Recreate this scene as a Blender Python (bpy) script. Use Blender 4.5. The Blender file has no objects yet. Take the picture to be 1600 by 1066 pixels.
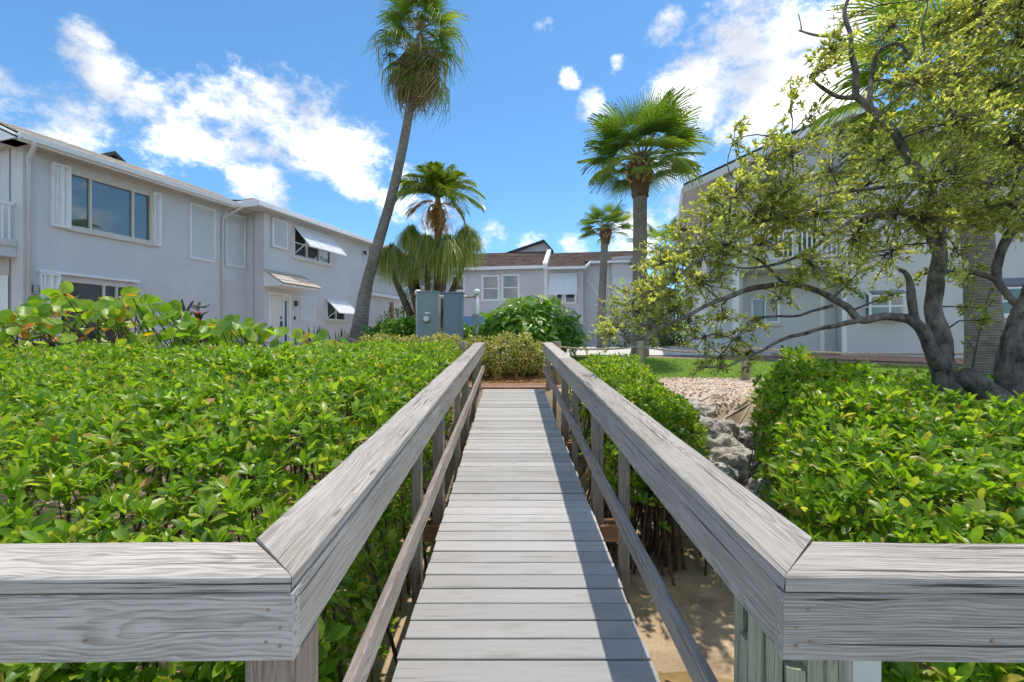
import bpy, math, random
import numpy as np
from mathutils import Vector, Matrix, noise as mnoise
R = math.radians
random.seed(7); RNG = np.random.default_rng(7)
SC = bpy.context.scene
COL = SC.collection

# ------------------------------------------------------------------ camera
F = 711.1; CAMZ = 2.0
cam = bpy.data.cameras.new('camera'); camo = bpy.data.objects.new('camera', cam); COL.objects.link(camo)
cam.sensor_width = 36; cam.lens = 16.0; cam.clip_start = 0.05; cam.clip_end = 3000
camo.location = (0, 0, CAMZ); camo.rotation_euler = (R(90), 0, 0)
SC.camera = camo
def P(px, py, d):            # a point of the photograph at distance d (metres) along the view
    return Vector(((px-800)/F*d, d, CAMZ+(533-py)/F*d))

# ------------------------------------------------------------------ sun and sky
SUN = Vector((.20, .27, 1.0)).normalized()
sl = bpy.data.lights.new('sun', 'SUN'); sl.energy = 2.0; sl.angle = R(0.55); sl.color = (1, .92, .80)
so = bpy.data.objects.new('sun', sl); COL.objects.link(so)
so.rotation_euler = SUN.to_track_quat('Z', 'Y').to_euler()
EXPOSURE = 1.08
SC.view_settings.view_transform = 'Standard'; SC.view_settings.look = 'None'
SC.view_settings.exposure = EXPOSURE; SC.view_settings.gamma = 1.0
SC.view_settings.use_curve_mapping = False
SC.cycles.max_bounces = 6; SC.cycles.transparent_max_bounces = 12
SC.cycles.use_adaptive_sampling = True; SC.cycles.adaptive_threshold = 0.03; SC.cycles.adaptive_min_samples = 16
SC.cycles.diffuse_bounces = 3; SC.cycles.glossy_bounces = 2; SC.cycles.transmission_bounces = 3

world = bpy.data.worlds.new('World'); SC.world = world; world.use_nodes = True
def build_world():
    nt = world.node_tree; N = nt.nodes; L = nt.links; N.clear()
    out = N.new('ShaderNodeOutputWorld'); bg = N.new('ShaderNodeBackground'); bg.inputs[1].default_value = 0.15
    L.new(bg.outputs[0], out.inputs[0])
    sky = N.new('ShaderNodeTexSky'); sky.sky_type = 'NISHITA'; sky.sun_disc = False
    sky.sun_elevation = math.asin(SUN.z); sky.sun_rotation = math.atan2(SUN.x, SUN.y)
    sky.altitude = 0; sky.air_density = 1.0; sky.dust_density = 0.1; sky.ozone_density = 3.5
    tc = N.new('ShaderNodeTexCoord')
    def math_(op, a, b=None, clamp=False):
        n = N.new('ShaderNodeMath'); n.operation = op; n.use_clamp = clamp
        for i, v in enumerate((a, b)):
            if v is None: continue
            if isinstance(v, (int, float)): n.inputs[i].default_value = v
            else: L.new(v, n.inputs[i])
        return n.outputs[0]
    nrm = N.new('ShaderNodeVectorMath'); nrm.operation = 'NORMALIZE'; L.new(tc.outputs['Generated'], nrm.inputs[0])
    v = nrm.outputs[0]
    def noise(scale, detail, rough, off=(0, 0, 0), sc=(1, 1, 1.5)):
        m = N.new('ShaderNodeMapping'); m.inputs['Location'].default_value = off; m.inputs['Scale'].default_value = sc
        L.new(v, m.inputs[0])
        t = N.new('ShaderNodeTexNoise'); t.inputs['Scale'].default_value = scale; t.inputs['Detail'].default_value = detail
        t.inputs['Roughness'].default_value = rough; L.new(m.outputs[0], t.inputs['Vector']); return t.outputs['Fac']
    blobs = [(30,188,55,.85),(100,185,62,.85),(140,75,40,.9),(175,120,46,1),(225,155,45,1),(255,185,40,.9),(300,215,66,.9),(370,205,66,.88),
             (430,190,68,.92),(490,215,70,.92),(545,245,60,.92),(560,275,50,.9),(395,285,48,.85),(620,305,50,.75),(690,345,40,.7),(770,366,26,.7),
             (832,382,26,.8),(900,385,30,.8),(1062,275,42,.95),(985,375,45,.95),(1060,320,30,.7),(1090,140,75,1),(1150,100,85,1),(1220,90,85,1),(1180,160,80,1),(1270,130,80,1),
             (1330,40,55,.85),(1300,200,60,.8),(850,48,22,.66),(1042,48,30,.68),(1150,12,30,.7),(890,125,16,.66),(965,95,14,.64),(930,180,30,.8),
             (-150,150,130,1),(-420,60,150,1),(1750,120,160,1),(2100,220,160,1),(1500,-250,140,1),(300,-500,160,.9),(980,-700,120,.9)]
    field = None
    for (px, py, r, w) in blobs:
        c = Vector(((px-800)/F, 1, (533-py)/F)); k = c.length; c = c/k
        rr = r/F/k
        d = N.new('ShaderNodeVectorMath'); d.operation = 'DISTANCE'; L.new(v, d.inputs[0]); d.inputs[1].default_value = c
        mr = N.new('ShaderNodeMapRange'); mr.interpolation_type = 'SMOOTHSTEP'
        mr.inputs[1].default_value = rr*0.25; mr.inputs[2].default_value = rr*1.75; mr.inputs[3].default_value = w; mr.inputs[4].default_value = 0
        L.new(d.outputs['Value'], mr.inputs[0])
        field = mr.outputs[0] if field is None else math_('MAXIMUM', field, mr.outputs[0])
    # unseen scattered clouds behind and beside the viewer, cover raised for neutral fill light
    sep = N.new('ShaderNodeSeparateXYZ'); L.new(v, sep.inputs[0])
    gen = noise(2.3, 3, .5, (4, 1, 2), (1, 1, 2.2))
    back = N.new('ShaderNodeMapRange'); L.new(sep.outputs['Y'], back.inputs[0]); back.inputs[1].default_value = .35; back.inputs[2].default_value = .1
    gen2 = N.new('ShaderNodeMapRange'); L.new(gen, gen2.inputs[0]); gen2.inputs[1].default_value = .42; gen2.inputs[2].default_value = .56
    field = math_('MAXIMUM', field, math_('MULTIPLY', gen2.outputs[0], back.outputs[0]))
    n1 = noise(10, 6, .68); n2 = noise(5, 3, .55, (.7, .2, .9))
    dens = math_('ADD', field, math_('MULTIPLY', math_('SUBTRACT', n1, .5), 2.5))
    mask = N.new('ShaderNodeMapRange'); mask.interpolation_type = 'SMOOTHSTEP'; L.new(dens, mask.inputs[0])
    mask.inputs[1].default_value = .38; mask.inputs[2].default_value = 1.12
    # nothing below the horizon
    hz = N.new('ShaderNodeMapRange'); L.new(sep.outputs['Z'], hz.inputs[0]); hz.inputs[1].default_value = 0; hz.inputs[2].default_value = .03
    fac = math_('MULTIPLY', math_('MULTIPLY', mask.outputs[0], hz.outputs[0]), .97)
    shade = N.new('ShaderNodeMapRange'); L.new(math_('ADD', n2, math_('MULTIPLY', dens, .10)), shade.inputs[0])
    shade.inputs[1].default_value = .42; shade.inputs[2].default_value = .80
    cc = N.new('ShaderNodeMix'); cc.data_type = 'RGBA'; L.new(math_('POWER', shade.outputs[0], 1.7), cc.inputs[0])
    cc.inputs[6].default_value = (*CLOUD_LO, 1); cc.inputs[7].default_value = (*CLOUD_HI, 1)
    tint = N.new('ShaderNodeMix'); tint.data_type = 'RGBA'; tint.blend_type = 'MULTIPLY'; tint.inputs[0].default_value = 1
    L.new(sky.outputs[0], tint.inputs[6]); tint.inputs[7].default_value = (*SKY_TINT, 1)
    mx = N.new('ShaderNodeMix'); mx.data_type = 'RGBA'; L.new(fac, mx.inputs[0])
    L.new(tint.outputs[2], mx.inputs[6]); L.new(cc.outputs[2], mx.inputs[7])
    L.new(mx.outputs[2], bg.inputs[0])
CLOUD_LO = (2.35, 2.5, 2.8); CLOUD_HI = (8.6, 8.4, 8.1); SKY_TINT = (.375, .55, .61)
build_world()
world.cycles.sampling_method = 'MANUAL'; world.cycles.sample_map_resolution = 256

# ------------------------------------------------------------------ mesh helpers
class MB:
    def __init__(s): s.v = []; s.f = []
    def add(s, vs, fs):
        b = len(s.v); s.v.extend([tuple(p) for p in vs]); s.f.extend([tuple(i+b for i in f) for f in fs]); return s
    def box(s, x0, x1, y0, y1, z0, z1):
        return s.add([(x0,y0,z0),(x1,y0,z0),(x1,y1,z0),(x0,y1,z0),(x0,y0,z1),(x1,y0,z1),(x1,y1,z1),(x0,y1,z1)],
                     [(0,3,2,1),(4,5,6,7),(0,1,5,4),(1,2,6,5),(2,3,7,6),(3,0,4,7)])
    def bar(s, a, b, w, h, up=(0,0,1)):          # rectangular bar between two points
        a = Vector(a); b = Vector(b); d = (b-a).normalized(); u = Vector(up)
        if abs(d.dot(u)) > .98: u = Vector((1,0,0))
        x = d.cross(u).normalized(); y = x.cross(d).normalized()
        vs = []
        for p in (a, b):
            for (i, j) in ((-1,-1),(1,-1),(1,1),(-1,1)): vs.append(p + x*i*w/2 + y*j*h/2)
        return s.add(vs, [(0,1,2,3),(7,6,5,4),(0,4,5,1),(1,5,6,2),(2,6,7,3),(3,7,4,0)])
    def prism(s, pts, y0, y1):                   # polygon in x,z extruded along y
        n = len(pts); vs = [(p[0], y0, p[1]) for p in pts]+[(p[0], y1, p[1]) for p in pts]
        fs = [tuple(range(n)), tuple(range(2*n-1, n-1, -1))]
        for i in range(n): fs.append((i, i+n, (i+1) % n+n, (i+1) % n))
        return s.add(vs, fs)
    def prismx(s, pts, x0, x1):                  # polygon in y,z extruded along x
        n = len(pts); vs = [(x0, p[0], p[1]) for p in pts]+[(x1, p[0], p[1]) for p in pts]
        fs = [tuple(range(n-1, -1, -1)), tuple(range(n, 2*n))]
        for i in range(n): fs.append((i, (i+1) % n, (i+1) % n+n, i+n))
        return s.add(vs, fs)
    def tube(s, pts, rad, n=8, cap=True, jit=0.0):
        pts = [Vector(p) for p in pts]
        if not hasattr(rad, '__len__'): rad = [rad]*len(pts)
        b = len(s.v); ref = None; vs = []; fs = []
        for i, p in enumerate(pts):
            d = (pts[min(i+1, len(pts)-1)]-pts[max(i-1, 0)])
            d = d.normalized() if d.length > 1e-9 else Vector((0,0,1))
            if ref is None: ref = Vector((1,0,0)) if abs(d.x) < .8 else Vector((0,1,0))
            x = (ref-d*ref.dot(d)).normalized(); y = d.cross(x); ref = x
            for k in range(n):
                a = 2*math.pi*k/n; r = rad[i]*(1+(random.uniform(-jit, jit) if jit else 0))
                vs.append(p+x*math.cos(a)*r+y*math.sin(a)*r)
        for i in range(len(pts)-1):
            for k in range(n):
                a = i*n+k; c = i*n+(k+1) % n; fs.append((a, c, c+n, a+n))
        if cap: fs.append(tuple(range(n-1, -1, -1))); fs.append(tuple(range((len(pts)-1)*n, len(pts)*n)))
        return s.add(vs, fs)
    def mesh(s, name, mat=None, smooth=False):
        me = bpy.data.meshes.new(name); me.from_pydata(s.v, [], s.f)
        if mat: me.materials.append(mat)
        if smooth: me.polygons.foreach_set('use_smooth', [True]*len(me.polygons))
        me.update(); return me
    def build(s, name, mat, parent=None, smooth=False, bevel=0):
        o = link(name, s.mesh(name, mat, smooth), parent)
        if bevel:
            m = o.modifiers.new('bevel', 'BEVEL'); m.width = bevel; m.segments = 2; m.limit_method = 'ANGLE'
        return o
def link(name, data, parent=None, mw=None):
    o = bpy.data.objects.new(name, data); COL.objects.link(o)
    if parent: o.parent = parent
    if mw is not None: o.matrix_local = mw
    return o
def tag(o, label=None, cat=None, group=None, kind=None):
    if label: o['label'] = label
    if cat: o['category'] = cat
    if group: o['group'] = group
    if kind: o['kind'] = kind
    return o
def thing(name, label, cat, loc=(0,0,0), rz=0, group=None):
    o = link(name, None); o.location = loc; o.rotation_euler = (0,0,rz); return tag(o, label, cat, group)
def sstep(a, b, x):
    t = max(0, min(1, (x-a)/(b-a))); return t*t*(3-2*t)
def smooth_path(pts, k=4):                       # Catmull-Rom through tuples of any length
    pts = [np.array(p, float) for p in pts]; out = []
    for i in range(len(pts)-1):
        p0 = pts[max(i-1, 0)]; p1 = pts[i]; p2 = pts[i+1]; p3 = pts[min(i+2, len(pts)-1)]
        for j in range(k):
            t = j/k
            out.append(.5*((2*p1)+(-p0+p2)*t+(2*p0-5*p1+4*p2-p3)*t*t+(-p0+3*p1-3*p2+p3)*t**3))
    out.append(pts[-1]); return out

# instancing many copies of a small template into one mesh with numpy
def frames(dirs, ups):
    x = dirs/np.linalg.norm(dirs, axis=1, keepdims=True)
    y = np.cross(ups, x); y /= np.maximum(np.linalg.norm(y, axis=1, keepdims=True), 1e-6)
    z = np.cross(x, y); return np.stack([x, y, z], axis=2)      # columns are the axes
def scatter_mesh(name, tv, tf, pos, rot, scl, mat):
    tv = np.asarray(tv, float); n = len(pos); k = len(tv)
    V = np.einsum('nij,kj->nki', rot, tv)*np.asarray(scl).reshape(n, 1, -1)+pos[:, None, :]
    me = bpy.data.meshes.new(name); me.vertices.add(n*k); me.vertices.foreach_set('co', V.reshape(-1).astype(np.float32))
    lens = np.array([len(f) for f in tf]); flat = np.concatenate([np.array(f) for f in tf])
    nl = len(flat)
    li = (flat[None, :]+(np.arange(n)*k)[:, None]).reshape(-1)
    starts = (np.concatenate([[0], np.cumsum(lens)[:-1]])[None, :]+(np.arange(n)*nl)[:, None]).reshape(-1)
    me.loops.add(n*nl); me.loops.foreach_set('vertex_index', li.astype(np.int32))
    me.polygons.add(n*len(tf)); me.polygons.foreach_set('loop_start', starts.astype(np.int32))
    me.polygons.foreach_set('use_smooth', np.ones(n*len(tf), bool))
    me.update(calc_edges=True); me.validate(); me.materials.append(mat); return me
def rot4(pos, rot, s):
    m = Matrix.Identity(4)
    for i in range(3):
        for j in range(3): m[i][j] = rot[i, j]*s
        m[i][3] = pos[i]
    return m

# ------------------------------------------------------------------ materials
def nmat(name):
    m = bpy.data.materials.new(name); m.use_nodes = True; nt = m.node_tree
    return m, nt, nt.nodes, nt.links, nt.nodes['Principled BSDF']
def ramp(N, stops):
    r = N.new('ShaderNodeValToRGB'); e = r.color_ramp.elements
    while len(e) < len(stops): e.new(.5)
    for i, (p, c) in enumerate(stops): e[i].position = p; e[i].color = (*c, 1)
    return r
def mapping(N, L, src, scale=(1,1,1), loc=(0,0,0)):
    m = N.new('ShaderNodeMapping'); L.new(src, m.inputs[0]); m.inputs['Scale'].default_value = scale; m.inputs['Location'].default_value = loc
    return m.outputs[0]
def tex(N, L, vec, scale, detail=4, rough=.55, dist=0):
    t = N.new('ShaderNodeTexNoise'); L.new(vec, t.inputs['Vector']); t.inputs['Scale'].default_value = scale
    t.inputs['Detail'].default_value = detail; t.inputs['Roughness'].default_value = rough; t.inputs['Distortion'].default_value = dist
    return t.outputs['Fac']
def mixc(N, L, fac, a, b, mode='MIX'):
    m = N.new('ShaderNodeMix'); m.data_type = 'RGBA'; m.blend_type = mode
    for i, v in ((0, fac), (6, a), (7, b)):
        if isinstance(v, (int, float)): m.inputs[i].default_value = v
        elif isinstance(v, tuple): m.inputs[i].default_value = (*v, 1)
        else: L.new(v, m.inputs[i])
    return m.outputs[2]
def mth(N, L, op, a, b=None, clamp=False):
    n = N.new('ShaderNodeMath'); n.operation = op; n.use_clamp = clamp
    for i, v in enumerate((a, b)):
        if v is None: continue
        if isinstance(v, (int, float)): n.inputs[i].default_value = v
        else: L.new(v, n.inputs[i])
    return n.outputs[0]
def mrange(N, L, v, a, b, c=0, d=1):
    m = N.new('ShaderNodeMapRange'); L.new(v, m.inputs[0])
    for i, x in enumerate((a, b, c, d)): m.inputs[i+1].default_value = x
    return m.outputs[0]
def bump(N, L, bsdf, h, strength=.3, dist=.01):
    b = N.new('ShaderNodeBump'); L.new(h, b.inputs['Height']); b.inputs['Strength'].default_value = strength; b.inputs['Distance'].default_value = dist
    L.new(b.outputs[0], bsdf.inputs['Normal'])
def objvec(N, L, spread=7.0):                    # object coordinates shifted by a random amount per object
    tc = N.new('ShaderNodeTexCoord'); oi = N.new('ShaderNodeObjectInfo')
    m = N.new('ShaderNodeVectorMath'); m.operation = 'MULTIPLY_ADD'
    c = N.new('ShaderNodeCombineXYZ')
    L.new(oi.outputs['Random'], c.inputs[0]); L.new(mth(N, L, 'MULTIPLY', oi.outputs['Random'], .031), c.inputs[1]); L.new(mth(N, L, 'MULTIPLY', oi.outputs['Random'], .017), c.inputs[2])
    L.new(c.outputs[0], m.inputs[0]); m.inputs[1].default_value = (spread*3, spread, spread); L.new(tc.outputs['Object'], m.inputs[2])
    return m.outputs[0], oi.outputs['Random']
def wood(name, lo, mid, hi, ring=1.0, crack=1.0, rough=.8, bumpk=.5):
    m, nt, N, L, B = nmat(name); v, rnd = objvec(N, L)
    # growth rings about a pith outside the board, stretched along it
    warp = N.new('ShaderNodeTexNoise'); warp.inputs['Scale'].default_value = 1.0; warp.inputs['Detail'].default_value = 2
    L.new(mapping(N, L, v, (2.2, 7, 7)), warp.inputs['Vector'])
    wv = N.new('ShaderNodeVectorMath'); wv.operation = 'MULTIPLY_ADD'; L.new(warp.outputs['Color'], wv.inputs[0]); wv.inputs[1].default_value = (0, .035, .045); L.new(v, wv.inputs[2])
    sp = N.new('ShaderNodeSeparateXYZ'); L.new(wv.outputs[0], sp.inputs[0])
    yy = mth(N, L, 'PINGPONG', sp.outputs['Y'], .11); zz = mth(N, L, 'ADD', mth(N, L, 'PINGPONG', sp.outputs['Z'], .16), .035)
    rr = mth(N, L, 'SQRT', mth(N, L, 'ADD', mth(N, L, 'MULTIPLY', yy, yy), mth(N, L, 'MULTIPLY', zz, zz)))
    ph = mth(N, L, 'ADD', mth(N, L, 'MULTIPLY', rr, 210), mth(N, L, 'MULTIPLY', tex(N, L, mapping(N, L, v, (4, 60, 60)), 1, 3, .6), .9))
    saw = mth(N, L, 'FRACT', ph)
    rings = mth(N, L, 'MULTIPLY', mrange(N, L, saw, .15, .86), mrange(N, L, saw, 1.0, .86))
    fib = tex(N, L, mapping(N, L, v, (6, 260, 260)), 1, 5, .7)
    fib2 = tex(N, L, mapping(N, L, v, (2.6, 70, 70)), 1, 5, .65)
    ck = tex(N, L, mapping(N, L, v, (1.1, 75, 75), (3, 5, 1)), 1, 3, .55)
    crk = mrange(N, L, ck, .635, .69)
    blot = tex(N, L, mapping(N, L, v, (1.5, 6, 6), (9, 2, 2)), 1, 4, .6)
    t = mth(N, L, 'ADD', mth(N, L, 'MULTIPLY', rings, .36*ring), mth(N, L, 'MULTIPLY', mth(N, L, 'SUBTRACT', fib, .5), 1.25))
    t = mth(N, L, 'ADD', t, mth(N, L, 'MULTIPLY', mth(N, L, 'SUBTRACT', fib2, .5), .85))
    t = mth(N, L, 'ADD', t, mth(N, L, 'MULTIPLY', mth(N, L, 'SUBTRACT', blot, .45), .55), True)
    r = ramp(N, [(0, hi), (.35, mid), (.95, lo)]); L.new(t, r.inputs[0])
    kn = N.new('ShaderNodeTexVoronoi'); kn.inputs['Scale'].default_value = 1; L.new(mapping(N, L, v, (2.2, 9, 9), (1, 2, 7)), kn.inputs['Vector'])
    knot = mrange(N, L, kn.outputs['Distance'], .10, .05)
    c = mixc(N, L, mth(N, L, 'MULTIPLY', knot, .55), r.outputs[0], (lo[0]*.5, lo[1]*.42, lo[2]*.35))
    c = mixc(N, L, mth(N, L, 'MULTIPLY', crk, .85*crack), c, (.02, .017, .014))
    moss = tex(N, L, mapping(N, L, v, (2.5, 9, 22), (4, 8, 3)), 1, 4, .6)
    c = mixc(N, L, mth(N, L, 'MULTIPLY', mrange(N, L, moss, .56, .72), .28), c, (.20, .19, .10))
    tone = mrange(N, L, rnd, 0, 1, .80, 1.1)
    hs = N.new('ShaderNodeHueSaturation'); L.new(c, hs.inputs['Color']); L.new(tone, hs.inputs['Value'])
    L.new(hs.outputs[0], B.inputs['Base Color']); B.inputs['Roughness'].default_value = rough; B.inputs['Specular IOR Level'].default_value = .25
    h = mth(N, L, 'ADD', mth(N, L, 'MULTIPLY', t, -.5), mth(N, L, 'MULTIPLY', crk, -1.5))
    bump(N, L, B, h, bumpk, .004); return m
def plain(name, col, rough=.5, var=.06, scale=4, bumpk=0, bscale=60, metal=0, spec=.4):
    m, nt, N, L, B = nmat(name); tc = N.new('ShaderNodeTexCoord')
    n = tex(N, L, tc.outputs['Object'], scale, 5, .6)
    hs = N.new('ShaderNodeHueSaturation'); hs.inputs['Color'].default_value = (*col, 1); L.new(mrange(N, L, n, .25, .75, 1-var, 1+var), hs.inputs['Value'])
    L.new(hs.outputs[0], B.inputs['Base Color']); B.inputs['Roughness'].default_value = rough; B.inputs['Metallic'].default_value = metal
    B.inputs['Specular IOR Level'].default_value = spec
    if bumpk: bump(N, L, B, tex(N, L, tc.outputs['Object'], bscale, 4, .6), bumpk, .01)
    return m
def stucco(name, col):
    m, nt, N, L, B = nmat(name); tc = N.new('ShaderNodeTexCoord'); o = tc.outputs['Object']
    a = tex(N, L, o, .7, 5, .6); b = tex(N, L, mapping(N, L, o, (6, 6, .5)), 1, 4, .6)   # stains running down
    f = mth(N, L, 'ADD', mrange(N, L, a, .3, .7, -.07, .07), mrange(N, L, b, .4, .8, .01, -.025))
    hs = N.new('ShaderNodeHueSaturation'); hs.inputs['Color'].default_value = (*col, 1); L.new(mth(N, L, 'ADD', f, 1), hs.inputs['Value'])
    L.new(hs.outputs[0], B.inputs['Base Color']); B.inputs['Roughness'].default_value = .9; B.inputs['Specular IOR Level'].default_value = .15
    bump(N, L, B, tex(N, L, o, 45, 4, .6), .35, .012); return m
def leafmat(name, stops, per='island', trans=.42, rough=.36, veins=None):
    m, nt, N, L, B = nmat(name)
    if per == 'island': g = N.new('ShaderNodeNewGeometry'); rnd = g.outputs['Random Per Island']
    else: g = N.new('ShaderNodeObjectInfo'); rnd = g.outputs['Random']
    r = ramp(N, stops); L.new(rnd, r.inputs[0]); c = r.outputs[0]
    tc = N.new('ShaderNodeTexCoord')
    n = tex(N, L, tc.outputs['Object'], 9 if per == 'island' else 3, 3, .6)
    hs = N.new('ShaderNodeHueSaturation'); L.new(c, hs.inputs['Color']); L.new(mrange(N, L, n, .3, .7, .8, 1.2), hs.inputs['Value']); c = hs.outputs[0]
    L.new(c, B.inputs['Base Color']); B.inputs['Roughness'].default_value = rough; B.inputs['Specular IOR Level'].default_value = .5
    tr = N.new('ShaderNodeBsdfTranslucent')
    tcx = mixc(N, L, 1.0, c, (1.5, 1.55, .55), 'MULTIPLY'); L.new(tcx, tr.inputs[0])
    ms = N.new('ShaderNodeMixShader'); ms.inputs[0].default_value = trans; L.new(B.outputs[0], ms.inputs[1]); L.new(tr.outputs[0], ms.inputs[2])
    L.new(ms.outputs[0], N['Material Output'].inputs[0]); return m
def bark(name, lo, hi, sc=(14, 14, 5), bumpk=.8, rings=0):
    m, nt, N, L, B = nmat(name); tc = N.new('ShaderNodeTexCoord'); o = tc.outputs['Object']
    a = tex(N, L, mapping(N, L, o, sc), 1, 6, .7); b = tex(N, L, o, 1.6, 3, .5)
    f = mth(N, L, 'ADD', a, mth(N, L, 'MULTIPLY', mth(N, L, 'SUBTRACT', b, .5), .6))
    if rings:
        w = N.new('ShaderNodeTexWave'); w.bands_direction = 'Z'; w.inputs['Scale'].default_value = rings; w.inputs['Distortion'].default_value = 3.5; w.inputs['Detail'].default_value = 3
        L.new(o, w.inputs['Vector']); f = mth(N, L, 'ADD', mth(N, L, 'MULTIPLY', f, .75), mth(N, L, 'MULTIPLY', w.outputs['Fac'], .2))
    r = ramp(N, [(.3, lo), (.7, hi)]); L.new(f, r.inputs[0]); L.new(r.outputs[0], B.inputs['Base Color'])
    B.inputs['Roughness'].default_value = .9; B.inputs['Specular IOR Level'].default_value = .15; bump(N, L, B, f, bumpk, .03); return m
def ground_mat(name, stops, scale, detail=6, bumpk=.5, bdist=.02, rough=.9, scale2=None):
    m, nt, N, L, B = nmat(name); tc = N.new('ShaderNodeTexCoord'); o = tc.outputs['Object']
    a = tex(N, L, o, scale, detail, .65); b = tex(N, L, o, scale2 or scale*.12, 4, .6)
    f = mth(N, L, 'ADD', mth(N, L, 'MULTIPLY', a, .65), mth(N, L, 'MULTIPLY', b, .35))
    r = ramp(N, stops); L.new(f, r.inputs[0]); L.new(r.outputs[0], B.inputs['Base Color']); B.inputs['Roughness'].default_value = rough
    B.inputs['Specular IOR Level'].default_value = .25
    bump(N, L, B, a, bumpk, bdist); return m
def glassmat(name, tint=(.75,.82,.85), refl=.10):
    m, nt, N, L, B = nmat(name); N.remove(B)
    t = N.new('ShaderNodeBsdfTransparent'); t.inputs[0].default_value = (*tint, 1)
    g = N.new('ShaderNodeBsdfGlossy'); g.inputs['Roughness'].default_value = .02; g.inputs[0].default_value = (.9,.95,1,1)
    lw = N.new('ShaderNodeLayerWeight'); lw.inputs[0].default_value = .35
    f = mrange(N, L, lw.outputs['Fresnel'], 0, 1, refl, 1)
    ms = N.new('ShaderNodeMixShader'); L.new(f, ms.inputs[0]); L.new(t.outputs[0], ms.inputs[1]); L.new(g.outputs[0], ms.inputs[2])
    L.new(ms.outputs[0], N['Material Output'].inputs[0]); return m

M = {}
M['rail'] = wood('weathered rail wood', (.12,.10,.086), (.315,.286,.255), (.505,.468,.426), ring=.9, crack=1.0, bumpk=.7)
M['mid'] = wood('brownish rail wood', (.11,.085,.072), (.29,.245,.22), (.45,.40,.37), ring=1.0, crack=1.0, bumpk=.7)
M['post'] = wood('weathered post wood', (.10,.075,.055), (.27,.21,.165), (.42,.35,.29), ring=.8, crack=.8)
M['deck'] = wood('grey painted plank', (.23,.225,.222), (.385,.375,.37), (.445,.435,.43), ring=.3, crack=.5, bumpk=.25)
M['beam'] = wood('brown treated beam', (.12,.06,.03), (.30,.16,.08), (.42,.24,.13), ring=.8, crack=.6)
M['pile'] = wood('green treated pile', (.11,.12,.085), (.27,.29,.21), (.42,.44,.34), ring=.8, crack=1.0)
M['stake'] = wood('round fence post wood', (.16,.12,.08), (.34,.28,.2), (.46,.4,.3), ring=.6, crack=.8)
M['stucco'] = stucco('grey stucco', (.645,.65,.67))
M['stucco_light'] = stucco('pale stucco', (.64,.64,.655))
M['siding'] = stucco('lilac grey siding', (.60,.59,.62))
M['white'] = plain('white trim paint', (.84,.85,.86), .45, .05, 3)
M['cream'] = plain('cream trim paint', (.66,.63,.56), .5, .06, 3)
M['soffit'] = plain('soffit paint', (.58,.56,.52), .7, .05, 2)
M['tile'] = plain('tan flat roof tile', (.50,.44,.38), .85, .25, 3, .4, 30)
M['tile_dark'] = plain('dark roof edge', (.06,.06,.065), .8, .2, 3)
M['glass'] = glassmat('window glass')
M['dark_room'] = plain('dark interior', (.03,.03,.035), .9)
M['shade'] = plain('roller shade', (.36,.37,.36), .9, .04)
M['blind'] = plain('blind slat', (.2,.22,.225), .7, .04)
M['mesh'] = plain('shutter mesh', (.74,.77,.80), .6, .04)
M['metal_grey'] = plain('grey enamel cabinet', (.24,.30,.31), .45, .10, 5)
M['metal_blue'] = plain('blue grey enamel cabinet', (.17,.23,.30), .42, .08, 4)
M['metal_dark'] = plain('dark metal', (.04,.04,.042), .4, .1, 5)
M['steel'] = plain('brushed steel', (.5,.5,.5), .35, .1, 5, metal=.8)
M['pvc'] = plain('white pvc', (.78,.78,.76), .35, .03)
M['conduit'] = plain('grey conduit', (.42,.46,.46), .45, .05)
M['concrete'] = ground_mat('pale concrete', [(.3,(.52,.49,.45)),(.7,(.64,.61,.56))], 14, 6, .2, .005)
M['lawn'] = ground_mat('lawn soil', [(.3,(.10,.19,.025)),(.7,(.2,.31,.045))], 60, 6, .8, .03)
M['grass'] = leafmat('grass blade', [(0,(.13,.25,.025)),(.6,(.24,.38,.045)),(1,(.42,.46,.11))], 'island', .45, .5)
M['shell'] = ground_mat('crushed shell', [(.32,(.42,.30,.23)),(.5,(.68,.54,.44)),(.68,(.8,.70,.60))], 38, 8, 1.0, .03, .9, 3)
M['shard'] = leafmat('shell shard', [(0,(.52,.36,.26)),(.5,(.72,.56,.45)),(1,(.84,.74,.65))], 'island', .02, .7)
M['mulch'] = ground_mat('red mulch', [(.3,(.07,.03,.02)),(.7,(.22,.10,.06))], 45, 8, 1.0, .04)
M['brick'] = plain('red paver brick', (.40,.23,.17), .85, .25, 6, .3, 50)
M['soil'] = ground_mat('sandy ground', [(.3,(.16,.12,.08)),(.7,(.34,.27,.19))], 12, 7, .6, .03)
M['rock'] = None
def sand_mat():
    m, nt, N, L, B = nmat('wet sand'); tc = N.new('ShaderNodeTexCoord'); o = tc.outputs['Object']
    a = tex(N, L, o, 2.2, 6, .62, .6); b = tex(N, L, o, 40, 5, .7)
    f = mth(N, L, 'ADD', mth(N, L, 'MULTIPLY', a, .75), mth(N, L, 'MULTIPLY', b, .25))
    r = ramp(N, [(.34,(.20,.15,.09)),(.5,(.42,.31,.19)),(.62,(.54,.42,.28))]); L.new(f, r.inputs[0]); L.new(r.outputs[0], B.inputs['Base Color'])
    L.new(mrange(N, L, a, .4, .6, .35, .8), B.inputs['Roughness']); bump(N, L, B, f, .6, .04); return m
M['sand'] = sand_mat()
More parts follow.
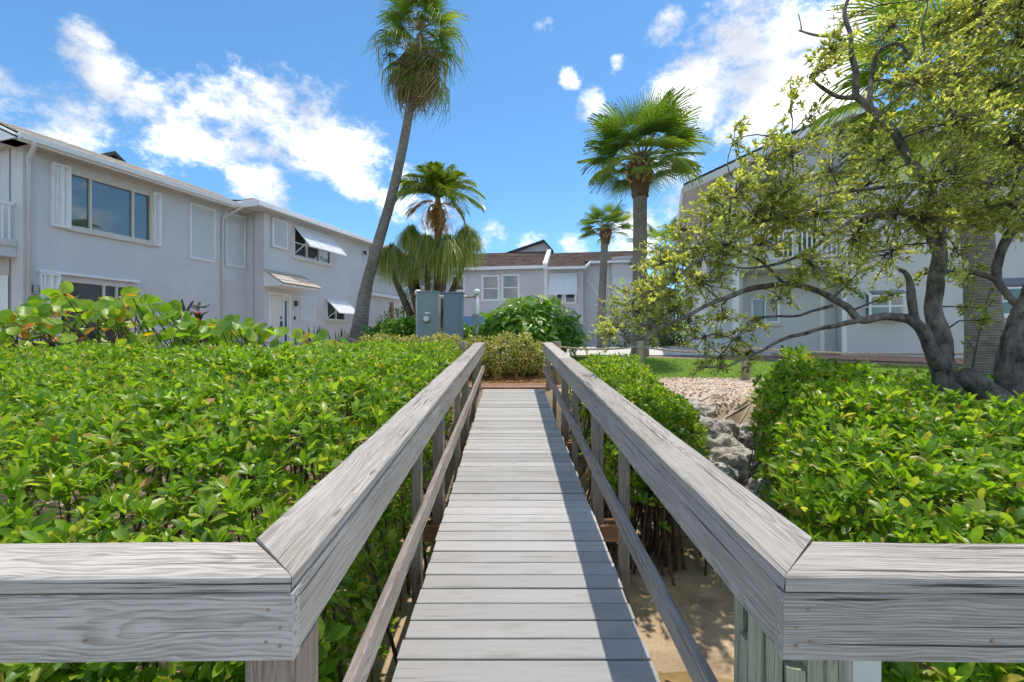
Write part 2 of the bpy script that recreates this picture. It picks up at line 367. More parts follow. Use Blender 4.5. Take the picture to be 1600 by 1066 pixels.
def rock_mat():
    m, nt, N, L, B = nmat('pitted limestone'); v, rnd = objvec(N, L, 3)
    a = tex(N, L, v, 5, 8, .72); b = tex(N, L, v, 22, 6, .7)
    vo = N.new('ShaderNodeTexVoronoi'); vo.inputs['Scale'].default_value = 16; L.new(v, vo.inputs['Vector'])
    f = mth(N, L, 'ADD', mth(N, L, 'MULTIPLY', a, .6), mth(N, L, 'MULTIPLY', b, .4))
    r = ramp(N, [(.34,(.08,.07,.062)),(.45,(.36,.33,.295)),(.58,(.66,.62,.57))]); L.new(f, r.inputs[0]); L.new(r.outputs[0], B.inputs['Base Color'])
    B.inputs['Roughness'].default_value = .95; h = mth(N, L, 'ADD', f, mth(N, L, 'MULTIPLY', vo.outputs['Distance'], .5)); bump(N, L, B, h, 1.0, .06); return m
M['rock'] = rock_mat()
def water_mat():
    m, nt, N, L, B = nmat('shallow water'); N.remove(B)
    t = N.new('ShaderNodeBsdfTransparent'); t.inputs[0].default_value = (.82,.80,.68,1)
    g = N.new('ShaderNodeBsdfGlossy'); g.inputs['Roughness'].default_value = .04
    tc = N.new('ShaderNodeTexCoord'); b = N.new('ShaderNodeBump'); b.inputs['Strength'].default_value = .25; b.inputs['Distance'].default_value = .02
    L.new(tex(N, L, tc.outputs['Object'], 9, 3, .5), b.inputs['Height']); L.new(b.outputs[0], g.inputs['Normal'])
    fr = N.new('ShaderNodeFresnel'); fr.inputs[0].default_value = 1.33
    ms = N.new('ShaderNodeMixShader'); L.new(fr.outputs[0], ms.inputs[0]); L.new(t.outputs[0], ms.inputs[1]); L.new(g.outputs[0], ms.inputs[2])
    L.new(ms.outputs[0], N['Material Output'].inputs[0]); return m
M['water'] = water_mat()
def shingle_mat():
    m, nt, N, L, B = nmat('brown weathered shingle'); tc = N.new('ShaderNodeTexCoord'); o = tc.outputs['Object']
    a = tex(N, L, mapping(N, L, o, (.8, .8, .8)), 2, 6, .7); b = tex(N, L, mapping(N, L, o, (6, 6, 20)), 1.5, 4, .6)
    f = mth(N, L, 'ADD', mth(N, L, 'MULTIPLY', a, .6), mth(N, L, 'MULTIPLY', b, .4))
    r = ramp(N, [(.35,(.05,.033,.026)),(.55,(.12,.082,.062)),(.72,(.2,.15,.12))]); L.new(f, r.inputs[0]); L.new(r.outputs[0], B.inputs['Base Color'])
    B.inputs['Roughness'].default_value = .9; bump(N, L, B, b, .6, .03); return m
M['shingle'] = shingle_mat()
def rope_mat():
    m, nt, N, L, B = nmat('twisted rope'); tc = N.new('ShaderNodeTexCoord')
    n = tex(N, L, tc.outputs['Object'], 40, 4, .6); r = ramp(N, [(.3,(.30,.24,.16)),(.7,(.55,.48,.36))]); L.new(n, r.inputs[0]); L.new(r.outputs[0], B.inputs['Base Color'])
    B.inputs['Roughness'].default_value = .9; return m
M['rope'] = rope_mat()
M['bark_grey'] = bark('buttonwood bark', (.045,.037,.032), (.31,.275,.245), (16, 16, 7), 1.0)
M['bark_twig'] = bark('twig bark', (.06,.045,.035), (.24,.2,.165), (30, 30, 14), .5)
M['bark_palm'] = bark('palm bark', (.13,.115,.095), (.36,.33,.28), (8, 8, 16), .7, 7)
M['bark_boot'] = bark('palm boots', (.20,.10,.04), (.62,.40,.20), (7, 7, 10), .8)
M['bark_brown'] = bark('brown palm bark', (.06,.04,.025), (.22,.16,.11), (10, 10, 10), .8)
M['stem'] = bark('mangrove stem', (.05,.03,.02), (.20,.13,.09), (20, 20, 8), .4)
G = [(0,(.08,.18,.018)),(.3,(.16,.30,.024)),(.65,(.27,.41,.036)),(.9,(.38,.48,.06)),(.97,(.52,.50,.11)),(1,(.5,.33,.08))]
M['mangrove'] = leafmat('mangrove leaf', G, 'island', .5, .36)
M['mangrove_o'] = leafmat('mangrove leaf near', G, 'object', .5, .36)
M['dead'] = leafmat('withered leaf', [(0,(.28,.11,.03)),(.5,(.42,.24,.06)),(1,(.5,.33,.16))], 'island', .2, .6)
M['dead_o'] = leafmat('fallen leaf', [(0,(.25,.07,.03)),(.5,(.35,.16,.05)),(1,(.3,.2,.12))], 'object', .1, .6)
M['seagrape'] = leafmat('sea grape leaf', [(0,(.12,.26,.025)),(.4,(.24,.40,.035)),(.84,(.40,.52,.06)),(.90,(.5,.46,.04)),(.96,(.66,.28,.02)),(1,(.6,.2,.03))], 'object', .5, .38)
M['seagrape_i'] = leafmat('sea grape leaf behind', [(0,(.12,.26,.025)),(.4,(.24,.40,.035)),(.84,(.40,.52,.06)),(.90,(.5,.46,.04)),(.96,(.66,.28,.02)),(1,(.6,.2,.03))], 'island', .5, .38)
M['olive'] = leafmat('buttonwood leaf', [(0,(.17,.21,.055)),(.35,(.34,.39,.115)),(.7,(.51,.53,.18)),(.93,(.68,.66,.36)),(1,(.72,.56,.14))], 'island', .5, .40)
M['varieg'] = leafmat('variegated leaf', [(0,(.09,.14,.02)),(.3,(.24,.27,.04)),(.6,(.52,.48,.12)),(1,(.70,.64,.30))], 'island', .3, .45)
M['philo'] = leafmat('split leaf', [(0,(.08,.20,.02)),(.6,(.17,.33,.03)),(1,(.32,.44,.06))], 'object', .45, .32)
M['fan'] = leafmat('fan frond', [(0,(.075,.14,.02)),(.6,(.15,.24,.035)),(1,(.27,.34,.06))], 'object', .42, .4)
M['fan_dead'] = leafmat('dead frond', [(0,(.22,.13,.06)),(.5,(.40,.28,.15)),(1,(.52,.44,.32))], 'object', .25, .7)
M['petiole'] = plain('frond stalk', (.18,.22,.06), .5, .2)
M['petiole_dead'] = plain('dry frond stalk', (.34,.24,.14), .8, .2)
M['feather'] = leafmat('feather frond', [(0,(.09,.16,.02)),(.6,(.19,.28,.035)),(1,(.34,.36,.07))], 'island', .42, .4)
M['pony'] = leafmat('ponytail strand', [(0,(.13,.18,.03)),(.6,(.28,.34,.07)),(.9,(.44,.46,.14)),(1,(.5,.42,.14))], 'island', .42, .45)
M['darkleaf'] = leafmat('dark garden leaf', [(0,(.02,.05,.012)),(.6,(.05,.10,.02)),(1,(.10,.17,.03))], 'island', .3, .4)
M['cover'] = leafmat('ground cover leaf', [(0,(.08,.2,.025)),(.6,(.16,.32,.04)),(1,(.3,.42,.07))], 'island', .35, .35)
M['snake'] = leafmat('dark sword leaf', [(0,(.02,.035,.02)),(1,(.07,.09,.05))], 'island', .1, .4)
M['red'] = plain('red flower', (.65,.03,.04), .5)
M['car'] = plain('dark blue car paint', (.015,.035,.10), .15, .02, 2, spec=.8)
M['tyre'] = plain('tyre rubber', (.02,.02,.02), .8)
M['carglass'] = plain('tinted car glass', (.05,.10,.16), .06, .02, 2, spec=.8)
M['lampglass'] = plain('frosted lamp lens', (.7,.7,.66), .3)
M['pink'] = plain('faded pink cloth', (.75,.42,.40), .8)
M['door_white'] = plain('white door paint', (.78,.77,.75), .4, .03)
M['screw'] = plain('brass screw', (.34,.26,.17), .4, metal=.7)

# ------------------------------------------------------------------ terrain
def terrain(x, y):
    k = sstep(.6, 1.6, x)                                   # right bank lies nearer than the left one
    foot = 6.4+(4.9-6.4)*k; top = 9.2+(7.2-9.2)*k
    q = sstep(2.6, 4.4, x); foot += (2.4-foot)*q; top += (4.8-top)*q
    if x < -1: 
        q2 = sstep(-1, -4, x); foot += (7.2-foot)*q2; top += (9.6-top)*q2
    land = 1.0+.22*sstep(1.2, 3, x)+.22*sstep(-2, -6, x)
    land = land+(1.6-land)*sstep(9.6, 14.5, y)
    mud = -.24+.015*math.sin(x*1.7+y*.9)-.10*sstep(3.2, 1.4, y)
    h = sstep(foot, top, y)
    return mud+(land-mud)*h
def axis(a, b, fine0, fine1, f, c):
    v = [a]
    while v[-1] < b: v.append(v[-1]+(f if fine0 <= v[-1] < fine1 else c))
    return v
def sheet(name, xs, ys, mat, eps=0, label=None):
    mb = MB()
    vs = [(x, y, terrain(x, y)+eps) for y in ys for x in xs]; n = len(xs)
    mb.add(vs, [(j*n+i, j*n+i+1, (j+1)*n+i+1, (j+1)*n+i) for j in range(len(ys)-1) for i in range(n-1)])
    o = mb.build(name, mat, None, True); tag(o, kind='structure'); return o
def xs_lin(a, b, s): n = max(1, round((b-a)/s)); return [a+(b-a)*i/n for i in range(n+1)]
ground_x = [-900, -300, -100, -50, -30]+xs_lin(-20, -8, 1)+xs_lin(-7.75, 8, .25)+xs_lin(9, 20, 1)+[30, 50, 100, 300, 900]
ground_y = [-60, -20, -8]+xs_lin(-4, 1.5, .5)+xs_lin(1.75, 15, .25)+[17, 20, 25, 32, 45, 70, 120, 300, 900]
g = sheet('ground', ground_x, ground_y, M['soil'])
# sand and mud flat, seen beside the boardwalk
sheet('sand_flat', xs_lin(-7, 4.0, .25), xs_lin(-2, 6.6, .25), M['sand'], .006)
w = MB(); w.add([(-14, -8, -.25), (8, -8, -.25), (8, 6, -.25), (-14, 6, -.25)], [(0, 1, 2, 3)])
tag(w.build('water', M['water']), kind='structure')
def patch(name, poly, mat, eps, step=.25):                # quad patch following the terrain: four corners
    a, b, c, d = [Vector((*p, 0)) for p in poly]
    nu = max(2, round((b-a).length/step)); nv = max(2, round((d-a).length/step))
    nu = min(nu, 90); nv = min(nv, 90)
    mb = MB(); vs = []
    for j in range(nv+1):
        for i in range(nu+1):
            p = (a.lerp(b, i/nu)).lerp(d.lerp(c, i/nu), j/nv); vs.append((p.x, p.y, terrain(p.x, p.y)+eps))
    n = nu+1
    mb.add(vs, [(j*n+i, j*n+i+1, (j+1)*n+i+1, (j+1)*n+i) for j in range(nv) for i in range(nu)])
    return tag(mb.build(name, mat, None, True), kind='structure')
patch('shell_bed', [(.95, 6.9), (5.2, 5.6), (7.0, 8.9), (.95, 9.55)], M['shell'], .012)
patch('lawn', [(.95, 9.6), (12, 8.6), (13.0, 11.0), (1.2, 13.6)], M['lawn'], .012)
patch('driveway', [(-4.0, 13.9), (8.0, 13.4), (13, 40), (-8, 40)], M['concrete'], .016, .5)
patch('mulch_bed', [(-2.2, 10.15), (1.5, 10.15), (1.4, 12.5), (-4.2, 12.5)], M['mulch'], .02)
patch('garden_bed', [(-14, 9.8), (-1.5, 10.3), (-4, 17), (-11, 15)], M['mulch'], .014)
# brick path across the end of the boardwalk, brick by brick
bp = sheet('brick_path', xs_lin(-2.4, 1.3, .37), xs_lin(9.42, 10.14, .12), M['mulch'], .010); bp.name = 'brick_path'
bm = MB().box(-.097, .097, -.047, .047, 0, .028).mesh('brick', M['brick'])
yy = 9.475; row = 0
while yy < 10.1:
    xx = -2.3+(.1 if row % 2 else 0)
    while xx < 1.3:
        o = link('brick', bm, bp); o.location = (xx+random.uniform(-.002, .002), yy, terrain(xx, yy)+.012+random.uniform(0, .006)); o.rotation_euler = (random.uniform(-.02, .02), random.uniform(-.02, .02), random.uniform(-.015, .015)); xx += .2
    yy += .1; row += 1
# grass blades on the lawn
def grass():
    n = 26000; x = RNG.uniform(1.0, 12, n); y = RNG.uniform(8.6, 13.6, n)
    keep = (y > 9.62-(x-.95)*.0905) & (y < 13.5-(x-1.2)*.22); x = x[keep]; y = y[keep]; n = len(x)
    z = np.array([terrain(a, b) for a, b in zip(x, y)])+.008
    d = np.stack([RNG.normal(0, .5, n), RNG.normal(0, .5, n), np.ones(n)], 1); u = RNG.normal(0, 1, (n, 3)); 
    tv = [(0,-.09,0),(0,.09,0),(.55,-.06,.06),(.55,.06,.06),(1,0,.2)]; tf = [(0,2,3,1),(2,4,3)]
    me = scatter_mesh('grass', tv, tf, np.stack([x, y, z], 1), frames(d, u), RNG.uniform(.035, .075, n), M['grass'])
    tag(link('grass', me), 'short sunlit green lawn grass behind the shell bed', 'grass', kind='stuff')
grass()
def shards():
    n = 22000; x = RNG.uniform(1.0, 6.5, n); y = RNG.uniform(6.2, 9.5, n)
    keep = y > 6.95-(x-.95)*.305; x = x[keep]; y = y[keep]; n = len(x)
    z = np.array([terrain(a, b) for a, b in zip(x, y)])+.018
    d = RNG.normal(0, 1, (n, 3)); d[:, 2] *= .3; u = RNG.normal(0, .35, (n, 3)); u[:, 2] += 1
    tv = [(-.5,-.3,0),(.4,-.4,.05),(.6,.2,0),(0,.45,.08),(-.6,.2,0)]; tf = [(0,1,2,3,4)]
    me = scatter_mesh('shell_gravel', tv, tf, np.stack([x, y, z], 1), frames(d, u), .008+.035*RNG.random(n)**2.5, M['shard'])
    tag(link('shell_gravel', me), 'pale pinkish crushed shell gravel behind the boulders', 'gravel', kind='stuff')
    n = 5200; x = RNG.uniform(-2.2, 1.5, n); y = RNG.uniform(10.15, 12.2, n); z = np.array([terrain(a, b) for a, b in zip(x, y)])+.03
    d = RNG.normal(0, 1, (n, 3)); d[:, 2] *= .4; u = RNG.normal(0, .5, (n, 3)); u[:, 2] += 1
    me = scatter_mesh('mulch_chips', tv, tf, np.stack([x, y, z], 1), frames(d, u), np.stack([RNG.uniform(.03, .08, n), RNG.uniform(.012, .03, n), RNG.uniform(.01, .03, n)], 1), M['dead'])
    tag(link('mulch_chips', me), 'reddish bark mulch under the variegated hedge', 'mulch', kind='stuff')
shards()

# ------------------------------------------------------------------ house helpers (local x along the wall, y into the house, z up)
def wall(name, parent, x0, x1, z0, z1, openings, mat, y=0, depth=.16):
    xs = sorted({x0, x1, *[o[0] for o in openings], *[o[1] for o in openings]}); zs = sorted({z0, z1, *[o[2] for o in openings], *[o[3] for o in openings]})
    mb = MB()
    for i in range(len(xs)-1):
        for j in range(len(zs)-1):
            cx = (xs[i]+xs[i+1])/2; cz = (zs[j]+zs[j+1])/2
            if any(o[0] < cx < o[1] and o[2] < cz < o[3] for o in openings): continue
            mb.add([(xs[i],y,zs[j]),(xs[i+1],y,zs[j]),(xs[i+1],y,zs[j+1]),(xs[i],y,zs[j+1])], [(0,1,2,3)])
    for (a, b, c, d) in openings:
        mb.add([(a,y,c),(b,y,c),(b,y,d),(a,y,d),(a,y+depth,c),(b,y+depth,c),(b,y+depth,d),(a,y+depth,d)], [(0,4,5,1),(1,5,6,2),(2,6,7,3),(3,7,4,0)])
    mb.box(x0, x1, y+.5, y+.6, z0, z1)                      # inner leaf, closes the rooms
    return mb.build(name, mat, parent)
def window(parent, x0, x1, z0, z1, y=0, mull=(), trans=(), fw=.06, mat='white', back='shade', blinds=False, sill=True, out=.02):
    f = MB()
    f.box(x0-.03, x0+fw, y-out, y+.1, z0-.02, z1+.03); f.box(x1-fw, x1+.03, y-out, y+.1, z0-.02, z1+.03)
    f.box(x0+fw, x1-fw, y-out, y+.1, z1-fw, z1+.03); f.box(x0+fw, x1-fw, y-out, y+.1, z0-.02, z0+fw)
    for t in mull: f.box(t-fw*.45, t+fw*.45, y-out*.5, y+.1, z0+fw, z1-fw)
    for t in trans: f.box(x0+fw, x1-fw, y-out*.4, y+.095, t-fw*.35, t+fw*.35)
    fr = f.build('window', M[mat], parent)
    cuts = [x0+fw*.8]+list(mull)+[x1-fw*.8]
    for i in range(len(cuts)-1):
        MB().add([(cuts[i],y+.06,z0+fw*.8),(cuts[i+1],y+.06,z0+fw*.8),(cuts[i+1],y+.06,z1-fw*.8),(cuts[i],y+.06,z1-fw*.8)], [(0,1,2,3)]).build('pane', M['glass'], fr)
    MB().box(x0, x1, y+.13, y+.15, z0, z1).build('roller_shade' if back == 'shade' else 'dark_interior', M[back], fr)
    if blinds:
        b = MB(); z = z0+fw
        while z < z1-fw:
            b.add([(x0+fw,y+.10,z),(x1-fw,y+.10,z),(x1-fw,y+.122,z+.035),(x0+fw,y+.122,z+.035)], [(0,1,2,3)]); z += .05
        b.build('blind', M['blind'], fr)
    if sill: MB().box(x0-.1, x1+.1, y-.09, y+.02, z0-.12, z0-.025).build('sill', M['cream'], fr, bevel=.01)
    return fr
def louvre_shutter(parent, x0, x1, z0, z1, y=0, name='shutter', slat=.055):
    f = MB(); w = .05; t = .05
    f.box(x0, x0+w, y-t, y-.003, z0, z1); f.box(x1-w, x1, y-t, y-.003, z0, z1); f.box(x0+w, x1-w, y-t, y-.003, z1-w, z1); f.box(x0+w, x1-w, y-t, y-.003, z0, z0+w)
    fr = f.build(name, M['white'], parent)
    s = MB(); z = z0+w
    while z < z1-w-.02:
        s.add([(x0+w,y-.012,z+slat),(x1-w,y-.012,z+slat),(x1-w,y-t*.8,z),(x0+w,y-t*.8,z)], [(3,2,1,0)]); z += slat
    s.build('louvre_panel', M['white'], fr); return fr
def bahama(parent, x0, x1, zt, length, ang, y=0, n=3, mat='mesh', arms=True):   # shutter hinged at the top and propped open
    c, s_ = math.cos(ang), math.sin(ang)
    def q(x, t, o=0): return (x, y-.04-t*s_-o*c, zt-t*c+o*s_)
    f = MB(); w = .05
    for i in range(n+1):
        x = x0+(x1-x0)*i/n; f.bar(q(x, 0), q(x, length), w, .04, (1, 0, 0))
    f.bar(q(x0-w/2, 0), q(x1+w/2, 0), .045, w); f.bar(q(x0-w/2, length), q(x1+w/2, length), .045, w)
    fr = f.build('propped_shutter', M['white'], parent)
    m = MB(); k = 16
    for i in range(k):
        t0 = length*i/k; t1 = length*(i+.92)/k
        m.add([q(x0, t0, .012), q(x1, t0, .012), q(x1, t1, -.012), q(x0, t1, -.012)], [(0,1,2,3)])
    m.build('louvre_panel', M[mat], fr)
    if arms:
        a = MB()
        for x in (x0+.03, x1-.03): a.bar((x, y-.01, zt-length*.95), q(x, length*.8), .025, .025)
        a.build('prop_arm', M['white'], fr)
    return fr
def gutter(parent, pts, name='gutter'):
    return MB().tube(pts, .055, 8).build(name, M['white'], parent, True)

# ------------------------------------------------------------------ left house
LA = math.atan2(.9515, .3078)
BASE = 1.6
LH = thing('grey_house', 'long grey stucco two storey house with white shutters on the left', 'house', (-13.23, 12.3, BASE), LA)
def lz(z): return z-BASE
EV = lz(7.42)
op1 = [(1.0, 3.3, lz(5.33), lz(6.95)), (.75, 2.7, .02, lz(3.78))]
wall('wall', LH, 0, 7.0, -.6, EV, op1, M['stucco'])
# return wall and second, projecting section
JW = -.95
MB().add([(7.0, JW, -.6), (7.0, .2, -.6), (7.0, .2, lz(7.36)), (7.0, JW, lz(7.36))], [(0,3,2,1)]).build('return_wall', M['stucco'], LH)
X2 = 7.0
op2 = [(X2+.3, X2+1.35, .02, lz(4.0)), (X2+.42, X2+1.1, lz(6.0), lz(7.1)), (X2+1.6, X2+4.0, lz(5.75), lz(7.12)), (X2+3.7, X2+5.1, lz(3.05), lz(4.0))]
wall('wall', LH, X2, X2+7.1, -.6, lz(7.36), op2, M['stucco'], JW)
# side wall towards the viewer at the left end
MB().add([(0, 0, -.6), (0, 9, -.6), (0, 9, EV+.02), (0, 0, EV+.02)], [(0,1,2,3)]).build('side_wall', M['stucco_light'], LH)
MB().add([(0, 9, -.6), (21, 9, -.6), (21, 9, 7.5), (0, 9, 7.5)], [(0,1,2,3)]).build('rear_wall', M['stucco'], LH)
window(LH, 1.0, 3.3, lz(5.33), lz(6.95), 0, (1.55, 2.72), (), .06, 'cream', 'shade')
window(LH, .75, 2.7, .02, lz(3.78), 0, (1.9, 2.25), (), .06, 'cream', 'dark_room', sill=False)
def accordion(x0, x1, z0, z1, y=0, n=5):
    mb = MB(); pts = []
    for i in range(n+1): pts.append((x0+(x1-x0)*i/n, y-.04-(.09 if i % 2 else 0)))
    for i in range(n):
        (a, b), (c, d) = pts[i], pts[i+1]; mb.bar((a, b, (z0+z1)/2), (c, d, (z0+z1)/2), z1-z0, .012, (0, -1, 0)) if False else mb.add([(a,b,z0),(c,d,z0),(c,d,z1),(a,b,z1)], [(0,1,2,3)])
    mb.box(x0-.02, x1+.02, y-.14, y-.004, z1, z1+.05); mb.box(x0-.02, x1+.02, y-.14, y-.004, z0-.05, z0)
    mb.box(x0-.03, x0, y-.14, y-.004, z0, z1); mb.box(x1, x1+.025, y-.14, y-.004, z0, z1)
    mb.build('folded_storm_shutter', M['white'], LH)
accordion(.62, .98, lz(5.3), lz(7.0)); accordion(3.32, 3.5, lz(5.3), lz(7.0), n=3)
accordion(.35, .74, .05, lz(3.85))
MB().box(.3, 2.85, -.12, -.002, lz(3.85)+.06, lz(3.85)+.13).build('shutter_track', M['white'], LH)
louvre_shutter(LH, 4.6, 5.58, lz(5.03), lz(7.08)); louvre_shutter(LH, 6.03, 6.94, lz(5.0), lz(7.14))
# eaves and roof of the first section
def slope_tiles(parent, x0, x1, ye, ze, yr, zr, rows, tw, mat, th=.03, name='roof_tile'):
    L_ = math.hypot(yr-ye, zr-ze); a = math.atan2(zr-ze, yr-ye); rl = L_/rows
    me = MB().prismx([(-.02, 0), (rl*1.12, -.012), (rl*1.12, th-.012), (-.02, th)], -tw/2+.004, tw/2-.004).mesh(name, mat)
    for r in range(rows):
        n = max(1, round((x1-x0)/tw))
        for i in range(n):
            x = x0+(i+.5)*(x1-x0)/n
            o = link(name, me, parent); o.location = (x, ye+math.cos(a)*rl*r, ze+math.sin(a)*rl*r+.035+random.uniform(-.003, .003)); o.rotation_euler = (a-.03, 0, random.uniform(-.006, .006))
roof1 = MB().prismx([(-.55, EV-.02), (.75, EV+.56), (9.4, EV+.56), (9.4, EV+.45), (.75, EV+.45), (-.5, EV-.12)], -.35, 6.1).build('roof', M['tile_dark'], LH)
slope_tiles(roof1, -.33, 6.1, -.57, EV-.03, .75, EV+.56, 4, .34, M['tile'])
MB().box(-.35, 6.1, -.6, -.565, EV-.22, EV+.0).build('fascia_board', M['white'], LH)
MB().prismx([(-.6, EV-.03), (-.72, EV-.03), (-.70, EV-.16), (-.62, EV-.18)], -.37, 6.12).build('gutter', M['white'], LH)
MB().box(-.35, 7.0, -.56, .3, EV-.14, EV-.125).build('soffit', M['soffit'], LH)
MB().bar((-.36, -.62, EV-.10), (-.36, .75, EV+.50), .04, .2, (1,0,0)).bar((-.36, .75, EV+.48), (-.36, 9.3, EV+.48), .04, .2, (1,0,0)).build('rake_board', M['white'], LH)
MB().prismx([(-.62, EV-.17), (9.3, EV-.15), (9.3, EV+.42), (.75, EV+.42)], -.42, -.385).build('gable_board', M['white'], LH)
MB().tube([(-.1, -.66, EV-.12), (-.05, -.6, EV-.28), (.06, -.12, EV-.5), (.1, -.07, EV-.6), (.1, -.07, -.5)], .05, 8).build('downpipe', M['metal_grey'] if False else M['stucco'], LH, True)
MB().tube([(6.2, -.95, EV-.0), (6.15, -.85, EV-.12), (5.9, -.1, EV-.55), (5.88, -.06, EV-.7), (5.88, -.06, -.5)], .045, 8).build('downpipe', M['stucco'], LH, True)
# clerestory behind
mb = MB(); mb.prism([(2.6, EV+.4), (5.4, EV+.4), (4.0, EV+1.5)], 3.2, 8.6); mb.build('clerestory', M['stucco'], LH)
mb = MB(); mb.bar((2.45, 6.2, EV+.86), (4.0, 6.2, EV+2.1), .12, 5.2, (0, 1, 0)) if False else None
mb.prism([(2.4, EV+.4), (4.0, EV+1.56), (5.6, EV+.4), (5.6, EV+.52), (4.0, EV+1.70), (2.4, EV+.52)], 3.0, 8.8); mb.build('clerestory_roof', M['tile_dark'], LH)
# roof of the second section
E2 = lz(7.45)
MB().prismx([(JW-.6, E2+.02), (3.6, E2+.62), (9.4, E2+.2), (9.4, E2+.1), (3.6, E2+.5), (JW-.55, E2-.06)], 6.15, X2+14.4).build('roof', M['tile_dark'], LH)
MB().box(6.13, X2+14.4, JW-.66, JW-.57, E2-.17, E2+.03).build('gutter', M['white'], LH, bevel=.015)
MB().box(6.13, X2+14.4, JW-.56, JW+.9, E2-.13, E2-.115).build('soffit', M['soffit'], LH)
MB().box(6.10, 6.13, JW-.6, .5, E2-.2, E2+.06).build('fascia_board', M['white'], LH)
for i in range(7):
    t = MB(); x = 6.3+i*.35; t.box(x-.15, x+.15, JW-.35, JW+.1, E2+.09, E2+.13)
    t.build('roof_tile', M['tile'], LH)
window(LH, X2+.42, X2+1.1, lz(6.0), lz(7.1), JW, (), (), .07, 'white', 'shade', sill=False, out=.05)
louvre_shutter(LH, X2+.36, X2+1.16, lz(5.94), lz(7.16), JW-.06, 'shutter')
window(LH, X2+1.6, X2+4.0, lz(5.75), lz(7.12), JW, (X2+2.4, X2+3.2), (lz(6.4),), .055, 'white', 'dark_room')
bahama(LH, X2+1.6, X2+4.0, lz(7.12), 1.3, R(42), JW, 3)
# door with its little tiled porch roof
fr = MB()
fr.box(X2+.22, X2+.32, JW-.03, JW+.12, 0, lz(4.05)); fr.box(X2+1.33, X2+1.43, JW-.03, JW+.12, 0, lz(4.05)); fr.box(X2+.32, X2+1.33, JW-.03, JW+.12, lz(3.95), lz(4.05)); fr.box(X2+1.0, X2+1.06, JW-.01, JW+.11, 0, lz(3.95))
fro = fr.build('door_frame', M['white'], LH)
dr = MB().box(X2+.33, X2+.99, JW+.03, JW+.08, .02, lz(3.94)).build('door', M['door_white'], LH)
MB().box(X2+.86, X2+.91, JW-.03, JW+.025, .95, 1.25).build('handle', M['metal_dark'], dr)
MB().box(X2+.86, X2+.91, JW-.01, JW+.025, 1.35, 1.45).build('lock', M['metal_dark'], dr)
MB().box(X2+1.13, X2+1.24, JW+.04, JW+.06, .3, lz(3.75)).build('side_light', M['carglass'], fro)
MB().box(X2+1.06, X2+1.33, JW+.05, JW+.09, .02, lz(3.95)).build('side_panel', M['door_white'], fro)
pr = MB().prismx([(JW, lz(4.9)), (JW-1.0, lz(4.32)), (JW-1.0, lz(4.24)), (JW, lz(4.24))], X2-.02, X2+2.1).build('porch_roof', M['white'], LH)
slope_tiles(pr, X2-.06, X2+2.14, JW-1.04, lz(4.31), JW-.02, lz(4.9), 4, .36, M['tile'], .035)
louvre_shutter(LH, X2+2.0, X2+2.9, lz(2.95), lz(4.05), JW)
window(LH, X2+3.7, X2+5.1, lz(3.05), lz(4.0), JW, (X2+4.4,), (), .05, 'white', 'dark_room')
bahama(LH, X2+3.65, X2+5.15, lz(4.03), 1.0, R(48), JW, 1, 'white')
# wall lamps, meter box
sc = MB().box(.18, .3, -.12, -.003, lz(3.35), lz(3.55)).build('wall_lamp', M['steel'], LH, bevel=.01)
MB().box(.19, .29, -.11, -.01, lz(3.32), lz(3.345)).build('lens', M['lampglass'], sc)
sc = MB().box(X2+1.62, X2+1.74, JW-.1, JW-.003, lz(3.55), lz(3.78)).build('wall_lamp', M['metal_dark'], LH, bevel=.01)
MB().box(X2+1.6, X2+1.68, JW-.03, JW-.003, lz(2.95), lz(3.1)).build('door_bell', M['metal_dark'], LH)
MB().tube([(X2+6.55, JW-.14, lz(5.6)), (X2+6.55, JW-.14, lz(6.75))], .025, 6).build('lamp_pole', M['stucco'], LH)
MB().tube([(X2+6.5, JW-.22, lz(6.72)), (X2+6.52, JW-.16, lz(6.85)), (X2+6.6, JW-.1, lz(6.9))], [.06, .085, .05], 10).build('flood_lamp', M['metal_dark'], LH, True)
MB().box(X2+9.2, X2+9.6, JW-.15, JW-.003, lz(2.7), lz(3.4)).build('meter_box', M['metal_grey'], LH, bevel=.01)
# far balcony wing
wall('wall', LH, X2+7.1, X2+14.2, -.6, lz(4.55), [], M['stucco_light'], JW)
wall('wall', LH, X2+7.1, X2+14.2, lz(4.75), E2-.13, [(X2+8, X2+9.6, lz(4.8), lz(6.9))], M['stucco_light'], JW+1.4)
window(LH, X2+8, X2+9.6, lz(4.8), lz(6.9), JW+1.4, (X2+8.8,), (), .06, 'white', 'shade', sill=False)
bal = MB().box(X2+7.1, X2+14.2, JW-.25, JW+1.4, lz(4.56), lz(4.74)).build('balcony', M['white'], LH)
b = MB(); b.box(X2+7.1, X2+14.2, JW-.24, JW-.16, lz(5.62), lz(5.7)); b.box(X2+7.1, X2+14.2, JW-.23, JW-.17, lz(4.82), lz(4.87)); b.build('balcony_rail', M['white'], bal)
bme = MB().box(-.03, .03, -.015, .015, 0, .76).mesh('baluster', M['white'])
for i in range(46): o = link('baluster', bme, bal); o.location = (X2+7.2+i*.152, JW-.2, lz(4.865))
